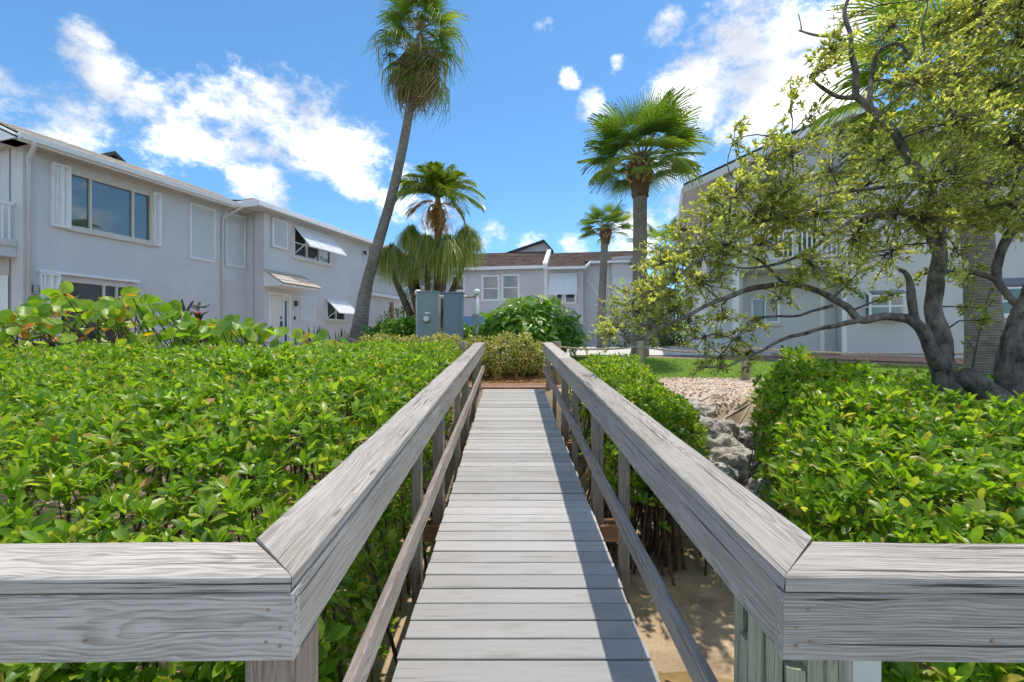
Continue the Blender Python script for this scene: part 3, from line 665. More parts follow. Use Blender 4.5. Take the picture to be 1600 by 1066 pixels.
# near balcony at the left end, on the side facing the viewer
MB().box(-1.1, -.002, .25, 6, lz(4.27), lz(4.55)).build('balcony', M['stucco'], LH)
MB().box(-1.14, -.002, .21, 6, lz(4.552), lz(4.74)).build('balcony_edge', M['stucco_light'], LH, bevel=.01)
b = MB(); b.box(-1.08, -1.0, .28, 6, lz(5.68), lz(5.76)); b.box(-1.07, -1.01, .28, 6, lz(4.85), lz(4.9)); b.box(-1.0, -.01, .28, .36, lz(5.68), lz(5.76))
for i in range(40): b.box(-1.055, -1.025, .3+i*.14, .345+i*.14, lz(4.74), lz(5.69))
for i in range(7): b.box(-.98+i*.14, -.94+i*.14, .3, .33, lz(4.74), lz(5.69))
b.build('balcony_rail', M['white'], LH)
f = MB(); f.box(-.03, -.002, 1.0, 3.2, lz(4.8), lz(6.9)); f.build('balcony_door', M['white'], LH)
MB().box(-.05, -.031, 1.12, 3.08, lz(4.95), lz(6.78)).build('pane', M['carglass'], LH)
f = MB()
for i in range(8): f.add([(-.02-(.08 if i % 2 else 0), .6+i*.1, -.3), (-.02-(0 if i % 2 else .08), .7+i*.1, -.3), (-.02-(0 if i % 2 else .08), .7+i*.1, lz(3.8)), (-.02-(.08 if i % 2 else 0), .6+i*.1, lz(3.8))], [(0,1,2,3)])
f.build('folded_storm_shutter', M['white'], LH)
MB().box(-.36, 0, -.3, 9.2, EV-.14, EV-.125).build('soffit', M['soffit'], LH)

# ------------------------------------------------------------------ right house
RB = 1.6
RH = thing('gabled_house', 'pale grey two storey gabled house behind the spreading tree on the right', 'house', (6.5, 15.0, RB), -math.atan2(.3078, .9515))
def rz(z): return z-RB
RE = rz(7.2)
# ground floor front, recess under the balcony
wall('wall', RH, 1.0, 3.75, -.5, rz(4.2), [(1.35, 2.15, rz(2.6), rz(3.4))], M['stucco_light'], .55)
window(RH, 1.35, 2.15, rz(2.6), rz(3.4), .55, (1.75,), (), .05, 'white', 'dark_room')
wall('wall', RH, .0, 1.0, -.5, rz(4.2), [], M['stucco_light'], 0)
MB().add([(1.0, 0, -.5), (1.0, .55, -.5), (1.0, .55, 2.6), (1.0, 0, 2.6)], [(0,1,2,3)]).build('return_wall', M['stucco_light'], RH)
wall('wall', RH, 3.75, 16, -.5, RE+.4, [(4.35, 5.25, rz(2.72), rz(3.42)), (7.35, 8.6, rz(2.75), rz(3.55))], M['stucco_light'], 0)
MB().add([(3.75, 0, -.5), (3.75, .56, -.5), (3.75, .56, RE), (3.75, 0, RE)], [(3,2,1,0)]).build('return_wall', M['stucco_light'], RH)
MB().box(3.72, 3.84, -.04, .06, -.4, RE+.3).box(3.3, 3.42, .50, .56, -.4, rz(4.0)).build('corner_board', M['white'], RH)
def bay(x0, x1, z0, z1, slope=.0):
    f = MB(); o = .34; w = .05; zt = z1-slope
    for x in (x0, x1-w, (x0+x1)/2-w/2): f.box(x, x+w, -o, -o+w, z0, zt)
    for z in (z0, (z0+zt)/2-w/2, zt-w): f.box(x0+w, x1-w, -o+.002, -o+w-.002, z, z+w)
    for x in (x0, x1-w):
        f.box(x, x+w, -o+w, -.002, z0, z0+w); f.bar((x+w/2, -o+w/2, zt), (x+w/2, -.01, z1), w, w); f.box(x, x+w, -o+w, -.002, (z0+zt)/2-w/2, (z0+zt)/2+w/2)
    fr = f.build('bay_window', M['white'], RH)
    MB().add([(x0+w,-o+.02,z0+w),(x1-w,-o+.02,z0+w),(x1-w,-o+.02,zt-w),(x0+w,-o+.02,zt-w)], [(0,1,2,3)]).build('pane', M['glass'], fr)
    MB().add([(x0+w,-o+.02,zt),(x1-w,-o+.02,zt),(x1-w,-.01,z1),(x0+w,-.01,z1)], [(0,1,2,3)]).build('pane', M['glass'], fr)
    MB().add([(x0+.02,-.01,z0+w),(x0+.02,-o,z0+w),(x0+.02,-o,zt),(x0+.02,-.01,z1)], [(0,1,2,3)]).build('pane', M['glass'], fr)
    MB().box(x0-.03, x1+.03, -o-.04, -.003, z0-.07, z0-.004).build('sill', M['white'], fr)
    MB().box(x0, x1, .14, .16, z0-.1, z1+.1).build('dark_interior', M['dark_room'], fr)
bay(4.3, 5.3, rz(2.68), rz(3.5), .15); bay(7.3, 8.7, rz(2.7), rz(3.75), .28)
# upper floor under the gable
wall('wall', RH, 0, 3.75, rz(4.2), RE, [(1.9, 3.3, rz(4.6), rz(6.6))], M['siding'], .5)
window(RH, 1.9, 3.3, rz(4.6), rz(6.6), .5, (2.6,), (), .07, 'white', 'shade', sill=False)
AP = rz(8.75)
MB().prism([(-.02, RE-.02), (8.2, RE-.02), (3.9, AP-.1)], .02, .2).build('gable', M['siding'], RH)
MB().add([(0, .5, RE), (3.75, .5, RE), (3.75, 0.02, RE), (0, 0.02, RE)], [(0,1,2,3)]).build('soffit', M['soffit'], RH)
mb = MB(); mb.prism([(-.75, RE-.3), (3.9, AP), (8.6, RE-.3), (8.6, RE-.12), (3.9, AP+.2), (-.75, RE-.12)], -.35, 14)
rf = mb.build('roof', M['soffit'], RH)
mb = MB(); mb.prism([(-.80, RE-.13), (3.9, AP+.19), (8.6, RE-.12), (8.6, RE-.05), (3.9, AP+.28), (-.80, RE-.05)], -.4, 14.05); mb.build('shingles', M['tile_dark'], rf)
mb = MB(); mb.bar((-.80, -.37, RE-.23), (3.9, -.37, AP+.09), .06, .24, (0, 1, 0)) if False else mb.prism([(-.82, RE-.36), (3.9, AP-.04), (8.6, RE-.36), (8.6, RE-.14), (3.9, AP+.17), (-.82, RE-.14)], -.42, -.36); mb.build('rake_board', M['white'], rf)
MB().box(-.88, -.79, -.4, 14, RE-.34, RE-.2).build('gutter', M['white'], rf, bevel=.02)
# left side wall running back, garage pilasters
MB().add([(0, .02, -.5), (0, 14, -.5), (0, 14, RE), (0, .02, RE)], [(0,1,2,3)]).build('side_wall', M['stucco_light'], RH)
for (yy, m_) in ((.3, 'white'), (1.4, 'white'), (3.2, 'stucco')):
    MB().box(-.25, -.002, yy, yy+.5, -.4, rz(4.0)).build('pilaster', M[m_], RH, bevel=.01)
MB().box(-.14, -.002, .9, 1.3, -.3, 2.1).build('garage_door', M['siding'], RH)
MB().tube([(-.30, 1.0, .5), (-.36, 1.0, .55), (-.38, 1.0, .75), (-.30, 1.0, .8)], .03, 6).build('hose_hook', M['metal_dark'], RH, True)
bc = MB().box(.7, 3.72, -.6, .49, rz(4.2), rz(4.42)).build('balcony', M['soffit'], RH)
b = MB(); b.box(.7, 3.7, -.6, -.52, rz(5.3), rz(5.38)); b.box(.7, 3.7, -.59, -.53, rz(4.5), rz(4.55)); b.box(.7, .78, -.52, .48, rz(5.3), rz(5.38)); b.build('balcony_rail', M['white'], bc)
bme2 = MB().box(-.02, .02, -.02, .02, 0, .76).mesh('baluster', M['white'])
for i in range(24): o = link('baluster', bme2, bc); o.location = (.76+i*.126, -.56, rz(4.545))
MB().box(.62, .80, -.62, -.44, -.4, rz(4.198)).build('column', M['white'], bc)
MB().box(.62, .80, -.62, -.44, rz(4.425), RE-.02).build('column', M['white'], bc)
patch('brick_apron', [(7.6, 13.0), (16, 10.4), (16.2, 11.4), (7.9, 14.0)], M['brick'], .026, .5)

# ------------------------------------------------------------------ house across the drive
HB = 1.6
c0 = P(851, 533, 31.0)
CH = thing('brown_roofed_house', 'lilac grey house with brown shingle roof at the end of the view', 'house', (c0.x, c0.y, HB), -R(9))
CE = 5.45
S1 = 31/F
wall('wall', CH, -11.5, -.05, -.5, CE, [(-4.35, -3.15, 3.2, 4.95), (-2.95, -1.75, 3.25, 4.98), (-6.6, -5.6, 3.9, 5.0)], M['siding'])
window(CH, -4.35, -3.15, 3.2, 4.95, 0, (), (4.05,), .1, 'white', 'dark_room', True, False, .05)
window(CH, -2.95, -1.75, 3.25, 4.98, 0, (), (4.08,), .1, 'white', 'dark_room', True, False, .05)
window(CH, -6.6, -5.6, 3.9, 5.0, 0, (), (), .1, 'white', 'dark_room', False, False, .05)
RD = 1.75; RDY = 3.6
MB().prismx([(-.35, CE+.02), (RDY, CE+RD), (2*RDY, CE), (2*RDY, CE-.12), (RDY, CE+RD-.12), (-.35, CE-.1)], -11.8, -.1).build('roof', M['shingle'], CH)
def courses(parent, x0, x1, ye, ze, yr, zr, n):
    mb = MB()
    for i in range(n):
        y0 = ye+(yr-ye)*i/n; z0 = ze+(zr-ze)*i/n; y1 = ye+(yr-ye)*(i+1)/n; z1 = ze+(zr-ze)*(i+1)/n
        x = x0
        while x < x1:
            w = random.uniform(.5, .9); k = random.uniform(.02, .045); xe = min(x+w, x1)
            mb.add([(x+.01,y0-.03,z0+k+.01),(xe-.01,y0-.03,z0+k+.01),(xe-.01,y1,z1+.018),(x+.01,y1,z1+.018),(x+.01,y0-.03,z0-.01),(xe-.01,y0-.03,z0-.01)], [(0,1,2,3),(4,5,1,0)]); x = xe
    tag(mb.build('shingle_courses', M['shingle'], parent), kind='stuff')
courses(CH, -11.8, -.1, -.37, CE+.02, RDY, CE+RD, 14)
MB().box(-11.8, -.1, -.47, -.38, CE-.16, CE+.04).build('gutter', M['white'], CH)
# party wall parapet between the two roofs
MB().prismx([(-.6, CE-.2), (-.6, CE+.15), (RDY+.2, CE+RD+.32), (RDY+1.5, CE+RD-.2), (RDY+1.5, 0), (.02, 0), (.02, CE-.2)], -.08, .2).build('parapet', M['white'], CH)
MB().prism([(-3.0, CE+RD-.1), (.2, CE+RD-.1), (-.1, CE+RD+.55), (-.35, CE+RD+.75)], RDY, RDY+3).build('clerestory', M['siding'], CH)
MB().prism([(-3.3, CE+RD-.05), (-.35, CE+RD+.86), (.35, CE+RD+.05), (.35, CE+RD-.1), (-.35, CE+RD+.72), (-3.3, CE+RD-.2)], RDY-.3, RDY+3.2).build('clerestory_roof', M['tile_dark'], CH)
wall('wall', CH, .2, 2.6, -.5, CE-.12, [(.75, 1.25, 2.95, 4.9), (1.35, 2.1, 2.95, 4.9)], M['siding'], .05)
window(CH, .75, 1.25, 2.95, 4.9, .05, (), (), .09, 'white', 'dark_room', False, False, .04); window(CH, 1.35, 2.1, 2.95, 4.9, .05, (), (), .09, 'white', 'dark_room', False, False, .04)
bahama(CH, .35, 2.15, 4.95, 1.75, R(33), .02, 3)
MB().add([(2.6, .05, -.5), (2.6, 1.0, -.5), (2.6, 1.0, CE+.3), (2.6, .05, CE-.05)], [(0,1,2,3)]).build('return_wall', M['stucco'], CH)
wall('wall', CH, 2.6, 6.3, -.5, CE+.5, [], M['stucco'], 1.0)
MB().add([(4.5, .7, -.5), (6.2, .7, -.5), (6.2, .7, CE+.75), (4.5, .7, CE+.65)], [(0,1,2,3)]).build('bay_front', M['stucco'], CH)
MB().box(4.62, 5.95, .66, .69, 2.6, 4.7).build('shutter', M['mesh'], CH)
mb = MB(); mb.bar((2.72, .9, 4.85), (4.0, .25, 3.0), .08, .05); mb.bar((2.72, .9, 2.65), (4.0, .25, 3.0), .05, .05); mb.bar((2.72, .9, 4.85), (2.72, .9, 2.65), .05, .05); mb.build('propped_shutter', M['white'], CH)
MB().prismx([(-.35, CE-.08), (RDY, CE+RD-.15), (2*RDY, CE-.1), (2*RDY, CE-.2), (RDY, CE+RD-.27), (-.35, CE-.18)], .2, 2.7).build('roof', M['shingle'], CH)
MB().prismx([(.55, CE+.38), (RDY, CE+RD-.15), (2*RDY, CE-.1), (2*RDY, CE-.2), (RDY, CE+RD-.27), (.55, CE+.28)], 2.7, 6.4).build('roof', M['shingle'], CH)
courses(CH, .2, 2.7, -.37, CE-.08, RDY, CE+RD-.15, 14); courses(CH, 2.7, 6.4, .52, CE+.38, RDY, CE+RD-.15, 10)
mb = MB(); mb.box(.2, 2.75, -.45, -.36, CE-.24, CE-.07); mb.bar((2.75, -.4, CE-.15), (3.1, .5, CE+.33), .09, .16); mb.box(3.05, 6.42, .44, .53, CE+.24, CE+.4); mb.build('gutter', M['white'], CH)
MB().add([(6.3, 1.0, -.5), (6.3, 8, -.5), (6.3, 8, CE), (6.3, RDY, CE+RD-.2), (6.3, 1.0, CE+.6)], [(4,3,2,1,0)]).build('side_wall', M['white'], CH)
MB().box(6.35, 6.45, .4, RDY, CE+.3, CE+.5).build('rake_board', M['white'], CH) if False else MB().bar((6.42, .5, CE+.4), (6.42, RDY, CE+RD-.12), .06, .2, (1,0,0)).build('rake_board', M['white'], CH)
MB().box(-11.5, 6.3, 8.0, 8.1, -.5, CE).build('rear_wall', M['siding'], CH)
# a further house glimpsed beyond its corner
FH = thing('distant_house', 'small sliver of grey house beyond the brown roof beside the palm trunk', 'house', (*P(992, 533, 44)[:2], 1.6), -R(9))
MB().box(-1.6, 1.4, 0, 6, -.5, 6.8).build('wall', M['stucco'], FH)
MB().prismx([(-.4, 5.2), (-.4, 5.3), (4, 4.4), (4, 4.3)], 1.4, 4).build('roof', M['tile_dark'], FH)
MB().box(1.41, 3.8, .2, 5, -.5, 4.4).build('lower_wall', M['stucco_light'], FH)

# ------------------------------------------------------------------ boardwalk
def deckz(d): return .28+.0789*d
def railz(d): return 1.42+.0655*(d-1.125)
def XL(d): return -.545-.004*(d-1.1)
def XR(d): return .675-.004*(d-1.1)
def board(name, p0, p1, w, t, mat, parent, up=(0,0,1), k0=None, k1=None, wob=.0015, ch=.006, seg=.18, mb=None):
    p0 = Vector(p0); p1 = Vector(p1); X = (p1-p0); L_ = X.length; X.normalize()
    Z = Vector(up); Z = (Z-X*Z.dot(X)).normalized(); Y = Z.cross(X)
    n = max(2, min(60, int(L_/seg))); prof = []
    a, b = w/2, t/2
    for (y, z) in ((-a+ch,-b),(a-ch,-b),(a,-b+ch),(a,b-ch),(a-ch,b),(-a+ch,b),(-a,b-ch),(-a,-b+ch)): prof.append((y, z))
    vs = []; ph = random.uniform(0, 99)
    for i in range(n+1):
        s = L_*i/n
        for j, (y, z) in enumerate(prof):
            x = s
            if k0 is not None: x += (1-i/n)*(w/2+k0*y)
            if k1 is not None: x -= (i/n)*(w/2+k1*y)
            q = Vector((s*3+ph, j*1.7, ph*.37)); dy = mnoise.noise(q)*wob; dz = mnoise.noise(q+Vector((31, 7, 3)))*wob
            vs.append((x, y+dy, z+dz))
    fs = []
    for i in range(n):
        for j in range(8): fs.append((i*8+j, i*8+(j+1) % 8, (i+1)*8+(j+1) % 8, (i+1)*8+j))
    fs.append(tuple(range(7, -1, -1))); fs.append(tuple(range(n*8, n*8+8)))
    me = bpy.data.meshes.new(name); me.from_pydata(vs, [], fs); me.materials.append(mat); me.update()
    m = Matrix((( X.x, Y.x, Z.x, p0.x), (X.y, Y.y, Z.y, p0.y), (X.z, Y.z, Z.z, p0.z), (0,0,0,1)))
    return link(name, me, parent, m)
BW = thing('boardwalk', 'narrow boardwalk ramp of light grey painted planks leading to the garden', 'boardwalk')
d = .82; pitch = .1397
while d < 9.33:
    j0 = random.uniform(-.008, .008); j1 = random.uniform(-.008, .008)
    z = deckz(d)-.0175+random.uniform(-.0025, .0025)
    yj = random.uniform(-.002, .002)
    board('plank', (XL(d)-.005+j0, d+.07+yj, z), (XR(d)+.005+j1, d+.07-yj+random.uniform(-.002, .002), z+random.uniform(-.002, .002)), random.uniform(.1285, .1325), .035, M['deck'], BW, (0, -.0789, 1), wob=.0012, ch=.0035)
    d += pitch
for x in (-.46, .06, .58):
    board('stringer', (x, .85, deckz(.85)-.135), (x, 9.4, deckz(9.4)-.135), .04, .19, M['post'], BW)
for dd in (4.05, 6.45, 9.15):
    for s in (-.07, .07):
        board('cross_beam', (-.86, dd+s, deckz(dd)-.28), (.97, dd+s, deckz(dd)-.28), .045, .14, M['beam'], BW)
board('ledger', (-.56, 9.40, deckz(9.4)-.13), (.66, 9.40, deckz(9.4)-.13), .05, .2, M['post'], BW)
# the dock the viewer stands on
DK = thing('dock', 'wide grey plank dock platform at the near end of the boardwalk', 'dock')
for i in range(24):
    yy = .70-i*.1397
    board('plank', (-3.4, yy, .325), (3.4, yy, .325), .134, .035, M['deck'], DK, wob=.001, ch=.0035, seg=.8)
for x in (-3, -1, 1, 3): board('joist', (x, -2.6, .2), (x, .75, .2), .05, .2, M['post'], DK)
CW = .197; CT = .043
def handrail(side):
    left = side < 0
    lab = 'weathered grey wooden handrail along the left of the boardwalk, turning left at the dock' if left else 'weathered grey wooden handrail along the right of the boardwalk, turning right at the dock'
    H = thing('handrail', lab, 'handrail', group='boardwalk handrails')
    X = XL if left else XR
    d0, d1 = 1.125, 9.55
    zc = lambda d: railz(d)-CT/2
    x0 = X(d0)+side*CW/2; x1 = X(d1)+side*CW/2
    # cap in two lengths joined part way
    dm = 5.9 if left else 6.3; xm = X(dm)+side*CW/2
    board('cap_rail', (x0, d0+.002, zc(d0)), (xm, dm, zc(dm)), CW, CT, M['rail'], H, k0=(1 if left else -1), wob=.004, ch=.007, seg=.12)
    board('cap_rail', (xm, dm+.004, zc(dm)), (x1, d1, zc(d1)), CW, CT, M['rail'], H, wob=.005, ch=.007, seg=.12)
    # dock cap
    yl = d0+CW/2
    board('cap_rail', (X(d0)+side*.002, yl, zc(d0)), (side*4.2, yl-.035, zc(d0)-.012), CW, CT, M['rail'], H, k0=(-1 if left else 1), wob=.003, ch=.006)
    FHt = .168
    zf = lambda d: railz(d)-CT-.004-FHt/2
    xi = lambda d: X(d)+side*(.004+.019)
    board('side_board', (xi(d0), d0+.045, zf(d0+.045)), (xi(dm), dm, zf(dm)), FHt, .038, M['rail'], H, up=(1, 0, 0), wob=.003, ch=.004)
    board('side_board', (xi(dm), dm+.004, zf(dm)), (xi(d1), d1-.01, zf(d1)), FHt, .038, M['rail'], H, up=(1, 0, 0), wob=.003, ch=.004)
    board('side_board', (X(d0)-side*.001, d0+.023, zf(d0)), (side*4.2, d0-.012, zf(d0)-.012), FHt, .038, M['rail'], H, up=(0, -1, 0), wob=.002, ch=.004)
    # posts: heavy ones stand in the mud, slim ones stop at the deck
    for dd in (4.05, 6.45, 9.25):
        x = X(dd)+side*(.046+.05); zt = railz(dd)-CT-.002; zb = terrain(x, dd)-.15
        board('post', (x, dd, zb), (x, dd, zt), .095, .095, M['post'], H, up=(0, -1, 0), wob=.002, ch=.005)
    for dd in (3.04, 5.35, 7.8):
        x = X(dd)+side*(.046+.035); zt = railz(dd)-CT-.002
        board('slim_post', (x, dd, deckz(dd)-.34), (x, dd, zt), .062, .062, M['post'], H, up=(0, -1, 0), wob=.002, ch=.004)
    xm_ = lambda d: X(d)+side*.018
    mz = lambda d: deckz(d)+.37+.006*(d-1.6)
    board('mid_rail', (xm_(1.2), 1.2, mz(1.2)), (xm_(9.5), 9.5, mz(9.5)), .088, .042, M['mid'], H, up=(side*-1.0, 0, .25), wob=.003, ch=.006)
    if left:
        board('post', (-.62, d0+.11, -.4), (-.62, d0+.11, zf(d0)+.04), .135, .135, M['post'], H, up=(0, -1, 0), wob=.002, ch=.006)
    # screws near the corner
    sm = MB().tube([(0, 0, 0), (0, -.002, 0)], .0042, 10).mesh('screw', M['screw'])
    for (dx, dz) in ((.02, -.045), (.055, -.035), (.02, .0), (.05, .045), (.5, -.03), (.9, .04)):
        o = link('screw', sm, H); o.location = (X(d0)+side*(dx+.01), d0+.0035-.0114*dx, zf(d0)+dz)
    return H
handrail(-1); handrail(1)
# split old piling under the right corner
PL = thing('piling', 'split greenish timber piling under the right corner of the railing', 'piling', (.905, 1.50, -.4))
n = 16
for k in range(n):
    a = 2*math.pi*k/n; r = .128+random.uniform(-.006, .008); w_ = 2*math.pi*.128/n*random.uniform(.86, 1.02)
    c = Vector((math.cos(a)*r, math.sin(a)*r, 0)); top = 1.55+random.uniform(-.05, .03)-(.12 if k in (11, 8) else 0)
    board('stave', (c.x, c.y, 0), (c.x*1.01, c.y*1.01, top), w_, .035, M['pile'], PL, up=(c.x, c.y, 0), wob=.006, ch=.006, seg=.12)
MB().tube([(0,0,0), (0,0,1.5), (0,0,1.55)], [.118, .118, .105], 16).build('core', M['pile'], PL, True)
# white plastic box behind it
WB = thing('plastic_box', 'white plastic junction box below the right dock rail', 'box', (1.22, 1.6, .76))
MB().box(-.055, .055, -.03, .03, 0, .28).build('body', M['pvc'], WB, bevel=.006)
MB().box(-.05, .05, -.037, -.0305, .02, .26).build('lid', M['pvc'], WB, bevel=.003)
MB().tube([(0, 0, 0), (0, .01, -.6)], .02, 8).build('conduit', M['pvc'], WB, True)

# ------------------------------------------------------------------ boulders on the bank
def boulder(px, py, dd, sx, sy, sz, seed, label):
    p = P(px, py, dd)
    import bmesh
    bmh = bmesh.new(); bmesh.ops.create_icosphere(bmh, subdivisions=5, radius=1)
    off = Vector((seed*3.1, seed*1.7, seed*.9))
    for v in bmh.verts:
        q = v.co.copy(); n1 = mnoise.fractal(q*1.1+off, 1, 2, 4); n2 = mnoise.fractal(q*4+off, .8, 2, 4)
        cell = mnoise.voronoi(q*2.2+off)[0][0]
        k = 1+.30*n1+.10*n2-.22*max(0, .35-cell)
        v.co = Vector((q.x*k*sx, q.y*k*sy, max(q.z, -.7)*k*sz))
    me = bpy.data.meshes.new('boulder'); bmh.to_mesh(me); bmh.free(); me.materials.append(M['rock'])
    me.polygons.foreach_set('use_smooth', [True]*len(me.polygons))
    o = link('boulder', me); o.location = p; o.rotation_euler = (random.uniform(-.2, .2), random.uniform(-.2, .2), random.uniform(0, 6))
    tag(o, label, 'boulder', 'boulders on the bank')
for i, a in enumerate([(1112, 690, 5.9, .42, .36, .33, 'largest pitted limestone boulder in the middle of the bank'),
    (1085, 645, 6.7, .36, .30, .20, 'flat pale boulder below the shell gravel, left of the small upright one'),
    (1132, 630, 6.9, .17, .15, .19, 'small pale rounded boulder at the top of the bank'),
    (1138, 655, 6.6, .20, .18, .16, 'small pitted boulder just above the largest boulder at its right'),
    (1072, 712, 5.5, .26, .22, .18, 'dark pitted boulder beside the handrail, left of the largest boulder'),
    (1150, 725, 5.3, .26, .25, .20, 'shadowed boulder below the largest boulder at the mangrove edge'),
    (1120, 745, 5.1, .22, .2, .15, 'low brown stained boulder lowest on the bank'),
    (1165, 690, 5.9, .2, .2, .2, 'boulder half hidden by the right mangroves beside the largest one'),
    (1100, 730, 5.2, .15, .14, .13, 'small dark stone wedged between the lower boulders'),
    (1055, 690, 5.9, .22, .2, .17, 'boulder under the left mangrove leaves by the handrail'),
    (1190, 770, 4.9, .2, .2, .16, 'dark boulder in deep shade under the right mangroves')]):
    boulder(a[0], a[1], a[2], a[3], a[4], a[5], i+1, a[6])
# fallen leaves on the sand
lf = MB().add([(-.03,0,0),(0,-.014,.006),(0,.014,.006),(.03,0,.004),(0,0,.0)], [(0,1,4),(0,4,2),(4,1,3),(4,3,2)]).mesh('fallen_leaf', M['dead_o'])
for i in range(34):
    x = random.uniform(.9, 2.4); y = random.uniform(2.2, 5.2)
    o = link('fallen_leaf', lf); o.location = (x, y, max(terrain(x, y)+.012, -.246)); o.rotation_euler = (random.uniform(-.2, .2), random.uniform(-.2, .2), random.uniform(0, 6)); o.scale = [random.uniform(.6, 1.2)]*3
    tag(o, 'small reddish brown leaf fallen on the wet sand right of the boardwalk', 'leaf', 'fallen leaves on the sand')

# ------------------------------------------------------------------ rope fence
def stake(px, dd, top, label, r=.085):
    x = (px-800)/F*dd; zb = terrain(x, dd)-.1
    T = thing('fence_post', label, 'post', (x, dd, zb), group='rope fence posts')
    h = top-zb
    MB().tube([(0,0,0), (0,0,h*.5), (.004,0,h-.02), (.004,0,h)], [r*1.03, r, r*.97, r*.86], 14, True, .03).build('stake', M['stake'], T, True)
    MB().tube([(0,0,h-.16), (0,0,h-.12)], r*1.08, 14).build('rope_ring', M['rope'], T, True)
    return Vector((x, dd, top-.12))
s1 = stake(871, 10.0, 2.0, 'dark squat fence post just behind the right handrail end', .08)
s2 = stake(1000, 10.6, 2.0, 'round wooden rope post in front of the big palm trunk')
s3 = stake(1165, 9.0, 1.98, 'round wooden rope post at the edge of the shell bed')
s4 = stake(1720, 8.2, 2.0, 'round wooden rope post beyond the right edge tree')
s5 = stake(540, 11.4, 2.2, 'round wooden rope post at the foot of the tall leaning palm')
s6 = stake(724, 10.1, 2.0, 'dark squat fence post just behind the left handrail end', .08)
s7 = stake(395, 11.4, 2.15, 'rope post hidden among sea grape leaves before the front door')
def rope(a, b, sag, label):
    mb = MB(); n = int((b-a).length/.03)
    for s in range(3):
        pts = []
        for i in range(n+1):
            t = i/n; p = a.lerp(b, t); p.z -= sag*4*t*(1-t); ang = t*n*.55+s*2.094
            pts.append(p+Vector((0, math.cos(ang), math.sin(ang)))*.011)
        mb.tube(pts, .012, 5)
    tag(mb.build('rope', M['rope'], None, True), label, 'rope', 'ropes of the fence')
rope(s1, s2, .07, 'sagging rope from the right handrail end to the palm trunk post')
rope(s2, s3, .10, 'sagging rope between the palm trunk post and the shell bed post')
rope(s3, s4, .12, 'long rope running right behind the spreading tree trunk')
rope(s5, s6, .14, 'rope running from the leaning palm post behind the yellow hedge')
rope(s7, s5, .12, 'rope running left from the leaning palm post towards the front door')

# ------------------------------------------------------------------ utility cabinets, pipe frame, car
uc = P(668, 533, 12.0)
U1 = thing('utility_cabinet', 'grey electrical cabinet with a round glass meter on its front', 'cabinet', (uc.x, 12.0, 1.30))
MB().box(-.27, .27, 0, .34, 0, 1.98).build('body', M['metal_grey'], U1, bevel=.012)
MB().box(-.29, .29, -.02, .36, 1.98, 2.02).build('lid', M['metal_grey'], U1, bevel=.008)
MB().box(-.295, -.272, .01, .33, .05, 1.95).box(.272, .295, .01, .33, .05, 1.95).build('side_flange', M['conduit'], U1)
mt = MB().tube([(-.02, 0, 1.27), (-.02, -.05, 1.27)], .095, 20).build('meter_ring', M['steel'], U1, True)
MB().tube([(-.02, -.05, 1.27), (-.02, -.11, 1.27), (-.02, -.12, 1.27)], [.075, .07, .05], 18).build('meter_glass', M['lampglass'], mt, True)
MB().box(-.07, .05, -.008, -.001, 1.42, 1.46).build('nameplate', M['pvc'], U1)
MB().box(-.28, .28, -.004, .0, .52, .525).build('seam', M['metal_dark'], U1)
ud = P(707.5, 533, 11.9)
U2 = thing('utility_cabinet', 'taller blue grey steel cabinet with a hinged door beside the meter cabinet', 'cabinet', (ud.x, 11.9, 1.28))
MB().box(-.25, .25, 0, .38, 0, 1.96).build('body', M['metal_blue'], U2, bevel=.012)
MB().box(-.275, .275, -.03, .40, 1.96, 2.005).build('lid', M['metal_blue'], U2, bevel=.008)
dd_ = MB().box(-.18, .18, -.018, -.001, .06, 1.88).build('door', M['metal_blue'], U2, bevel=.006)
MB().tube([(-.15, -.018, 1.2), (-.15, -.045, 1.2)], .016, 10).build('handle', M['steel'], dd_, True)
PF = thing('pipe_frame', 'grey conduit posts with white caps carrying the cabinets', 'pipe frame', (0, 0, 0))
for px, dd in ((653, 12.45), (745, 12.35)):
    p = P(px, 533, dd); MB().tube([(p.x, dd, 1.2), (p.x, dd, 3.28)], .062, 12).build('post', M['conduit'], PF, True)
    MB().tube([(p.x, dd, 3.26), (p.x, dd, 3.36), (p.x, dd, 3.40)], [.088, .088, .05], 14).build('cap', M['pvc'], PF, True)
a = P(653, 465, 12.5); b = P(745, 465, 12.4)
MB().tube([(a.x, 12.45, 3.2), (ud.x+.3, 12.4, 3.2)], .05, 10).build('cross_pipe', M['pvc'], PF, True)
mb = MB(); n = 70
pts = [Vector((ud.x+.3, 12.4, 3.2)).lerp(Vector((b.x, 12.35, 3.2)), i/n)+Vector((0, math.cos(i*.9)*.012, math.sin(i*.9)*.012)) for i in range(n+1)]
mb.tube(pts, .022, 6).build('chain', M['rope'], PF, True)
p = P(743, 533, 12.2); MB().box(p.x-.09, p.x+.09, 12.14, 12.28, 2.42, 2.72).build('switch_box', M['metal_grey'], PF, bevel=.01)

